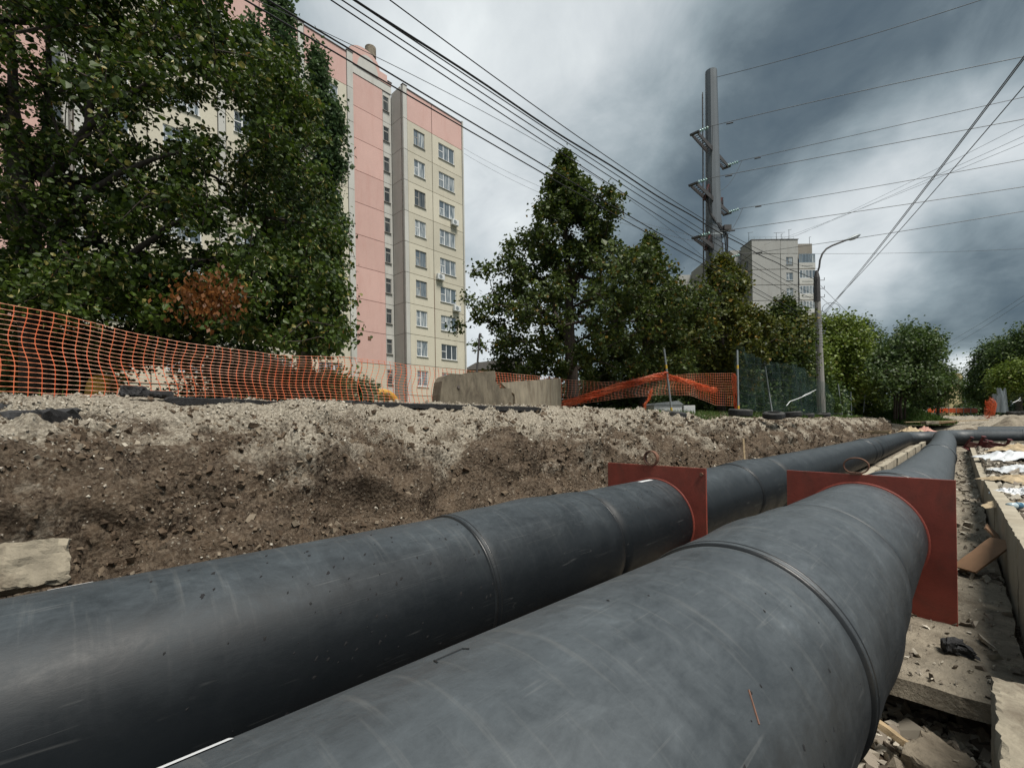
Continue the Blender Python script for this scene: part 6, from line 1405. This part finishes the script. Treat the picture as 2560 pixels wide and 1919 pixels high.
young_linden(2160, 50, 802, 80, 'grey green birch with thin top behind the light green tree', 39, n=150, nleaf=7000, lsize=.20, sigma=.42, shape=.6, low=.4, mat='leaf_far', bark='bark_pale')
young_linden(2140, 46, 865, 80, 'wide yellowish tree right of the street lamp pole', 40, n=160, nleaf=16000, lsize=.22, sigma=.5, shape=.35, low=.45, mat='leaf_light')
# dark spreading tree beyond the bank, with several stems
rg = np.random.default_rng(41); Yd = 36.0; base = ptY(2253, 1046, Yd); base.z = -.1; A = []
while len(A) < 330:
    x = 2165 + 185 * rg.random(); y = 812 + 190 * rg.random(); top = interp([(2165, 905), (2200, 862), (2240, 850), (2262, 822), (2290, 812), (2320, 820), (2345, 850), (2352, 905)], x)
    if y < top or y > 985 - 40 * abs((x - 2255) / 100) + 14 * math.sin(x * .1): continue
    if noise.noise(Vector((x * .03, y * .035, 1.0))) > .25 and y < 920: continue
    A.append(tuple(ptY(x, y, Yd + rg.normal() * 1.6)))
tree('spreading_tree', 'dark spreading tree on several slim stems on the grassy mound', base, [base, ptY(2250, 1010, Yd), ptY(2256, 970, Yd), ptY(2270, 920, Yd), ptY(2285, 870, Yd), ptY(2292, 830, Yd)], np.array(A), M['leaf_far'], M['bark'], 26000, .19, .38, 42, r0=.10, kpen=.3)
for k, (x0, x1) in enumerate(((2236, 2232), (2242, 2246), (2262, 2280))):
    MB().tube([ptY(x0, 1047, Yd), ptY(x0 + 1, 1000, Yd), ptY(x1, 950, Yd)], [.08, .07, .05], 7).build('stem', M['bark'], bpy.data.objects['spreading_tree'], smooth=True)
young_linden(2345, 58, 912, 52, 'small ragged tree beyond the dark spreading one', 43, n=100, nleaf=7000, lsize=.22, sigma=.42, shape=.4, low=.5, mat='leaf_far')
young_linden(2300, 66, 940, 60, 'low far tree behind the thin distant pole', 44, n=90, nleaf=8000, lsize=.26, sigma=.6, shape=.3, low=.5, mat='leaf_far')
# right hand trees
def blob_tree(xc, Y, ytop, hw, ybot, label, seed, mat, nleaf, n=220, lsize=.25, sigma=.55, base_y=1036, name='street_tree'):
    rg = np.random.default_rng(seed); A = []
    while len(A) < n:
        u = rg.uniform(-1, 1); v = rg.uniform(-1, 1); w = rg.uniform(-1, 1)
        if u * u + v * v + w * w > 1 + .5 * noise.noise(Vector((u * 1.7, v * 1.7 + seed, w))): continue
        q = ptY(xc + u * hw, (ytop + ybot) / 2 - v * (ybot - ytop) / 2, Y); A.append((q.x, Y + w * hw / F * Y, q.z))
    base = ptY(xc, base_y, Y); return tree(name, label, base, [base.lerp(ptY(xc, (ytop + ybot) / 2 - 20, Y), k / 6) for k in range(7)], np.array(A), M[mat], M['bark'], nleaf, lsize, sigma, seed, r0=.26, kpen=.3)
blob_tree(2520, 62, 850, 66, 1000, 'tall dark tree at the right edge of the street', 51, 'leaf_far', 26000, n=300)
blob_tree(2590, 55, 800, 80, 1000, 'highest dark tree cut by the right edge of the frame', 52, 'leaf_far', 26000, n=300)
blob_tree(2548, 48, 905, 52, 990, 'light green tree in front of the dark ones at the right', 53, 'leaf_light', 18000, n=220, lsize=.2, sigma=.4)
blob_tree(2468, 75, 900, 44, 1012, 'dark tree at the left end of the right hand row', 54, 'leaf_far', 16000, n=200)
blob_tree(2430, 96, 958, 22, 1025, 'small far tree beside the yellow block', 55, 'leaf_far', 4500, n=60)
# understorey behind the nets
def bush(xc, Y, ytop, hw, label, seed, mat, nleaf, n=90, lsize=.10, sigma=.2, ybot=1030):
    rg = np.random.default_rng(seed); A = []
    while len(A) < n:
        u = rg.uniform(-1, 1); v = rg.random()
        if v > (1 - u * u) * (1 + .4 * noise.noise(Vector((u * 3, seed, 0)))): continue
        q = ptY(xc + u * hw, ybot + (ytop - ybot) * v, Y); A.append((q.x, Y + rg.normal() * hw / F * Y * .35, q.z))
    base = ptY(xc, ybot, Y); base.z = min(base.z, .35); return tree('bush', label, base, [base + Vector((0, 0, .1 * k)) for k in range(4)], np.array(A), M[mat], M['bark'], nleaf, lsize, sigma, seed, r0=.05, kpen=.2, cat='bush')
bush(905, 10.5, 945, 46, 'small leafy shrub behind the net left of the yellow half tyre', 61, 'leaf_poplar', 2600, n=60, lsize=.07, sigma=.11, ybot=1012)
bush(800, 11.5, 930, 110, 'dark bush under the right end of the big linden', 62, 'leaf_far', 9000, n=120, lsize=.085, sigma=.17, ybot=1012)
bush(620, 11.5, 862, 150, 'green bush behind the net in front of the pale wall', 63, 'leaf_far', 15000, n=200, lsize=.085, sigma=.17, ybot=1006)
bush(110, 10.6, 820, 150, 'dark bush in the shade behind the left part of the net', 64, 'leaf_far', 12000, n=160, lsize=.09, sigma=.2, ybot=996)
bush(60, 13.0, 780, 190, 'deep shady bush behind the trunk of the big linden', 68, 'leaf_linden', 14000, n=180, lsize=.11, sigma=.25, ybot=996)
bush(1500, 19, 930, 170, 'dark undergrowth behind the twisted orange net', 65, 'leaf_far', 15000, n=200, lsize=.12, sigma=.25, ybot=1035)
bush(1760, 24, 900, 160, 'dense dark undergrowth around the foot of the steel mast', 66, 'leaf_far', 17000, n=220, lsize=.15, sigma=.32, ybot=1036)
bush(1960, 33, 905, 130, 'dense undergrowth behind the green net', 67, 'leaf_far', 17000, n=220, lsize=.17, sigma=.36, ybot=1036)
bush(2120, 41, 945, 70, 'hedge like bushes right of the lamp pole', 69, 'leaf_light', 12000, n=150, lsize=.18, sigma=.4, ybot=1036)
bush(1275, 17, 865, 95, 'leafy bush behind the two concrete blocks', 70, 'leaf_cone', 9000, n=130, lsize=.09, sigma=.18, ybot=1020)
bush(2200, 60, 985, 60, 'low bushes at the back of the grassy mound', 71, 'leaf_far', 5000, n=70, lsize=.3, sigma=.6, ybot=1040)
bush(2450, 85, 1000, 60, 'low bushes under the right hand row of trees', 72, 'leaf_far', 5000, n=70, lsize=.3, sigma=.5, ybot=1036)
bush(2570, 58, 985, 50, 'low bushes behind the dark net at the right edge', 73, 'leaf_far', 6000, n=70, lsize=.25, sigma=.45, ybot=1036)
# ================================================================== GRASS
def grass(name, pts, label, hgt=.16, w=.012, mat='grass'):
    P = np.array(pts); n = len(P); a = rng.random(n) * 2 * PI; lean = rng.normal(size=(n, 2)) * .35; h = hgt * rng.uniform(.5, 1.5, n); wv = w * np.linalg.norm(P, axis=1) / 12
    dx = np.cos(a) * wv; dy = np.sin(a) * wv; Q = np.stack([P + np.stack([dx, dy, 0 * a], 1), P - np.stack([dx, dy, 0 * a], 1), P + np.stack([lean[:, 0] * h, lean[:, 1] * h, h], 1)], 1)
    return tag(bigmesh(name, Q.reshape(-1, 3), np.arange(n * 3).reshape(-1, 3), M[mat]), label, kind='stuff')
pts = []
for _ in range(30000):
    t_ = 11.5 + 42 * random.random() ** 1.3; h_ = 5.1 + 7 * random.random() ** 1.5
    if noise.noise(Vector((t_ * .35, h_ * .6, 0))) + .45 * (h_ - 5.4) < -.05: continue
    pts.append(tuple(st(t_, h_, ground_z(t_, min(h_, 8.9)) - .02)))
grass('grass', pts, 'green grass behind the tyres and posts', .17)
pts = []
for _ in range(5000):
    t_ = -1 + 14 * random.random(); h_ = 8.0 + 4 * random.random(); 
    if noise.noise(Vector((t_ * .8, h_, 3))) < .05: continue
    pts.append(tuple(st(t_, h_, ground_z(t_, 8.9))))
grass('grass', pts, 'sparse weeds behind the orange net', .13)
# grassy mound under the spreading tree
gm = mound('grass_mound', ptY(2262, 1052, 38) + Vector((0, 0, -.25)), 3.1, 1.1, M['ground'], 'grassy mound under the dark spreading tree', 'mound', seed=5, sx=1.2, amp=.15)
cx, cy, cz = gm.location; pts = []
for _ in range(9000):
    a = random.random() * 6.28; f = math.sqrt(random.random()); x = cx + math.cos(a) * f * 3.3; y = cy + math.sin(a) * f * 2.9; pts.append((x, y, cz + 1.15 * (math.cos(f * PI) * .5 + .5) ** .75 - .1))
grass('grass', pts, 'tall grass on the mound under the spreading tree', .30, .016)
pts = [tuple(st(a_, b_, bed_z(a_, b_) if a_ < 79 and b_ < 4 else .1)) for a_, b_ in [(61 + 34 * random.random(), random.uniform(2.2, 9)) for _ in range(6000)]]
grass('grass', pts, 'grass beyond the end of the trench', .22, .016)
# ================================================================== FAR END
# orange and white barrier across the street
r_ = root('barrier_fence', ptY(2318, 1034, 62), 0, 'low orange and white barrier net across the far street', 'barrier')
o0 = Vector(r_.location)
for k in range(7):
    a, c = ptY(2318 + k * 18.2, 1034, 62 + k * .3) - o0, ptY(2318 + (k + 1) * 18.2 - 1.2, 1034, 62 + (k + .9) * .3) - o0
    MB().prism([a + Vector((0, 0, .15)), c + Vector((0, 0, .15)), c + Vector((0, 0, .78)), a + Vector((0, 0, .78))], (0, .03, 0)).build('net_panel', M['orange'], r_, world=False)
    MB().prism([a + Vector((0, 0, .80)), c + Vector((0, 0, .80)), c + Vector((0, 0, .84)), a + Vector((0, 0, .84))], (0, .04, 0)).build('rail', M['white_paint'], r_, world=False)
    MB().tube([a, a + Vector((0, 0, 1.0))], .035, 6).build('post', M['galv'], r_, world=False)
# grey corrugated sheets and orange net at the right
for k, (x0, x1, y0, y1, Y, lab) in enumerate(((2482, 2502, 984, 1030, 40, 'left pale corrugated sheet standing at the far right'), (2499, 2522, 968, 1031, 41, 'taller grey corrugated sheet right of the pale one'))):
    a, c = ptY(x0, y1, Y), ptY(x1, y1, Y); H_ = (y1 - y0) / F * Y; n = 40; vs = []
    for i in range(n + 1):
        p = a.lerp(c, i / n); w = .05 * math.sin(i * 1.6); lean = .12 * math.sin(i * .2 + k)
        vs += [p + Vector((0, w, 0)), p + Vector((lean * .6, w + .25 * k, H_ * (.93 + .07 * math.sin(i * .4)))), p + Vector((lean * .6, w + .02 + .25 * k, H_ * (.93 + .07 * math.sin(i * .4)))), p + Vector((0, w + .02, 0))]
    fs = [(i * 4 + j, (i + 1) * 4 + j, (i + 1) * 4 + (j + 1) % 4, i * 4 + (j + 1) % 4) for i in range(n) for j in range(4)]
    b = MB(); b.add(vs, fs); b.build('corrugated_sheet', M['galv']); tag([o for o in bpy.data.objects if o.name.startswith('corrugated_sheet')][-1], lab, 'metal sheet')
bundle([ptY(2478, 1006, 39), ptY(2476, 1018, 39), ptY(2472, 1036, 39)], .32, 'orange net heaped against the pale corrugated sheet', seed=9, n=40)
netsheet('dark_net', [(2522, 985), (2545, 990), (2600, 975)], [(2522, 1034), (2600, 1036)], lambda x: -1.2, 'dark green net fence at the far right edge') if False else None
a, c = ptY(2524, 1032, 42), ptY(2640, 1034, 38)
V = []; 
for i in range(21):
    p = a.lerp(c, i / 20)
    for j in range(6): V.append(tuple(p + Vector((0, .1 * math.sin(i * .9 + j), 1.9 * j / 5 * (1 + .05 * math.sin(i))))))
idx = np.arange(126).reshape(21, 6); o = bigmesh('dark_net', np.array(V), np.stack([idx[:-1, :-1], idx[1:, :-1], idx[1:, 1:], idx[:-1, 1:]], -1).reshape(-1, 4), M['greennet'], smooth=True); tag(o, 'dark green net fence at the right edge below the trees', 'shade net')
pp = [ptY(x, y, 41) for x, y in ((2532, 1006), (2540, 1003), (2547, 999), (2551, 993), (2552, 1001), (2546, 1002))]; MB().tube(pp, .03, 5).build('white_ribbon', M['white_tape']); tag(bpy.data.objects['white_ribbon'], 'white ribbon tied to the dark net at the right', 'ribbon')
for k, (x, y, Y) in enumerate(((2535, 1060, 33),)):
    mound('boulder', ptY(x, y, Y) + Vector((0, 0, -.35)), 1.5, .95, M['concrete'], 'large smooth grey boulder of concrete at the right edge', 'boulder', seed=8, sx=1.25, amp=.12)
for k, x in enumerate((2528, 2538, 2552, 2570)):
    o = link('tyre', tym); o.location = ptY(x, 1033, 39) + Vector((0, 0, .05)); o.rotation_euler = (.1, .1, k); tag(o, ['old tyre first from the left under the dark net', 'old tyre second from the left under the dark net', 'old tyre below the white ribbon at the right', 'old tyre at the very right edge under the dark net'][k], 'tyre', 'old tyres under the dark net')
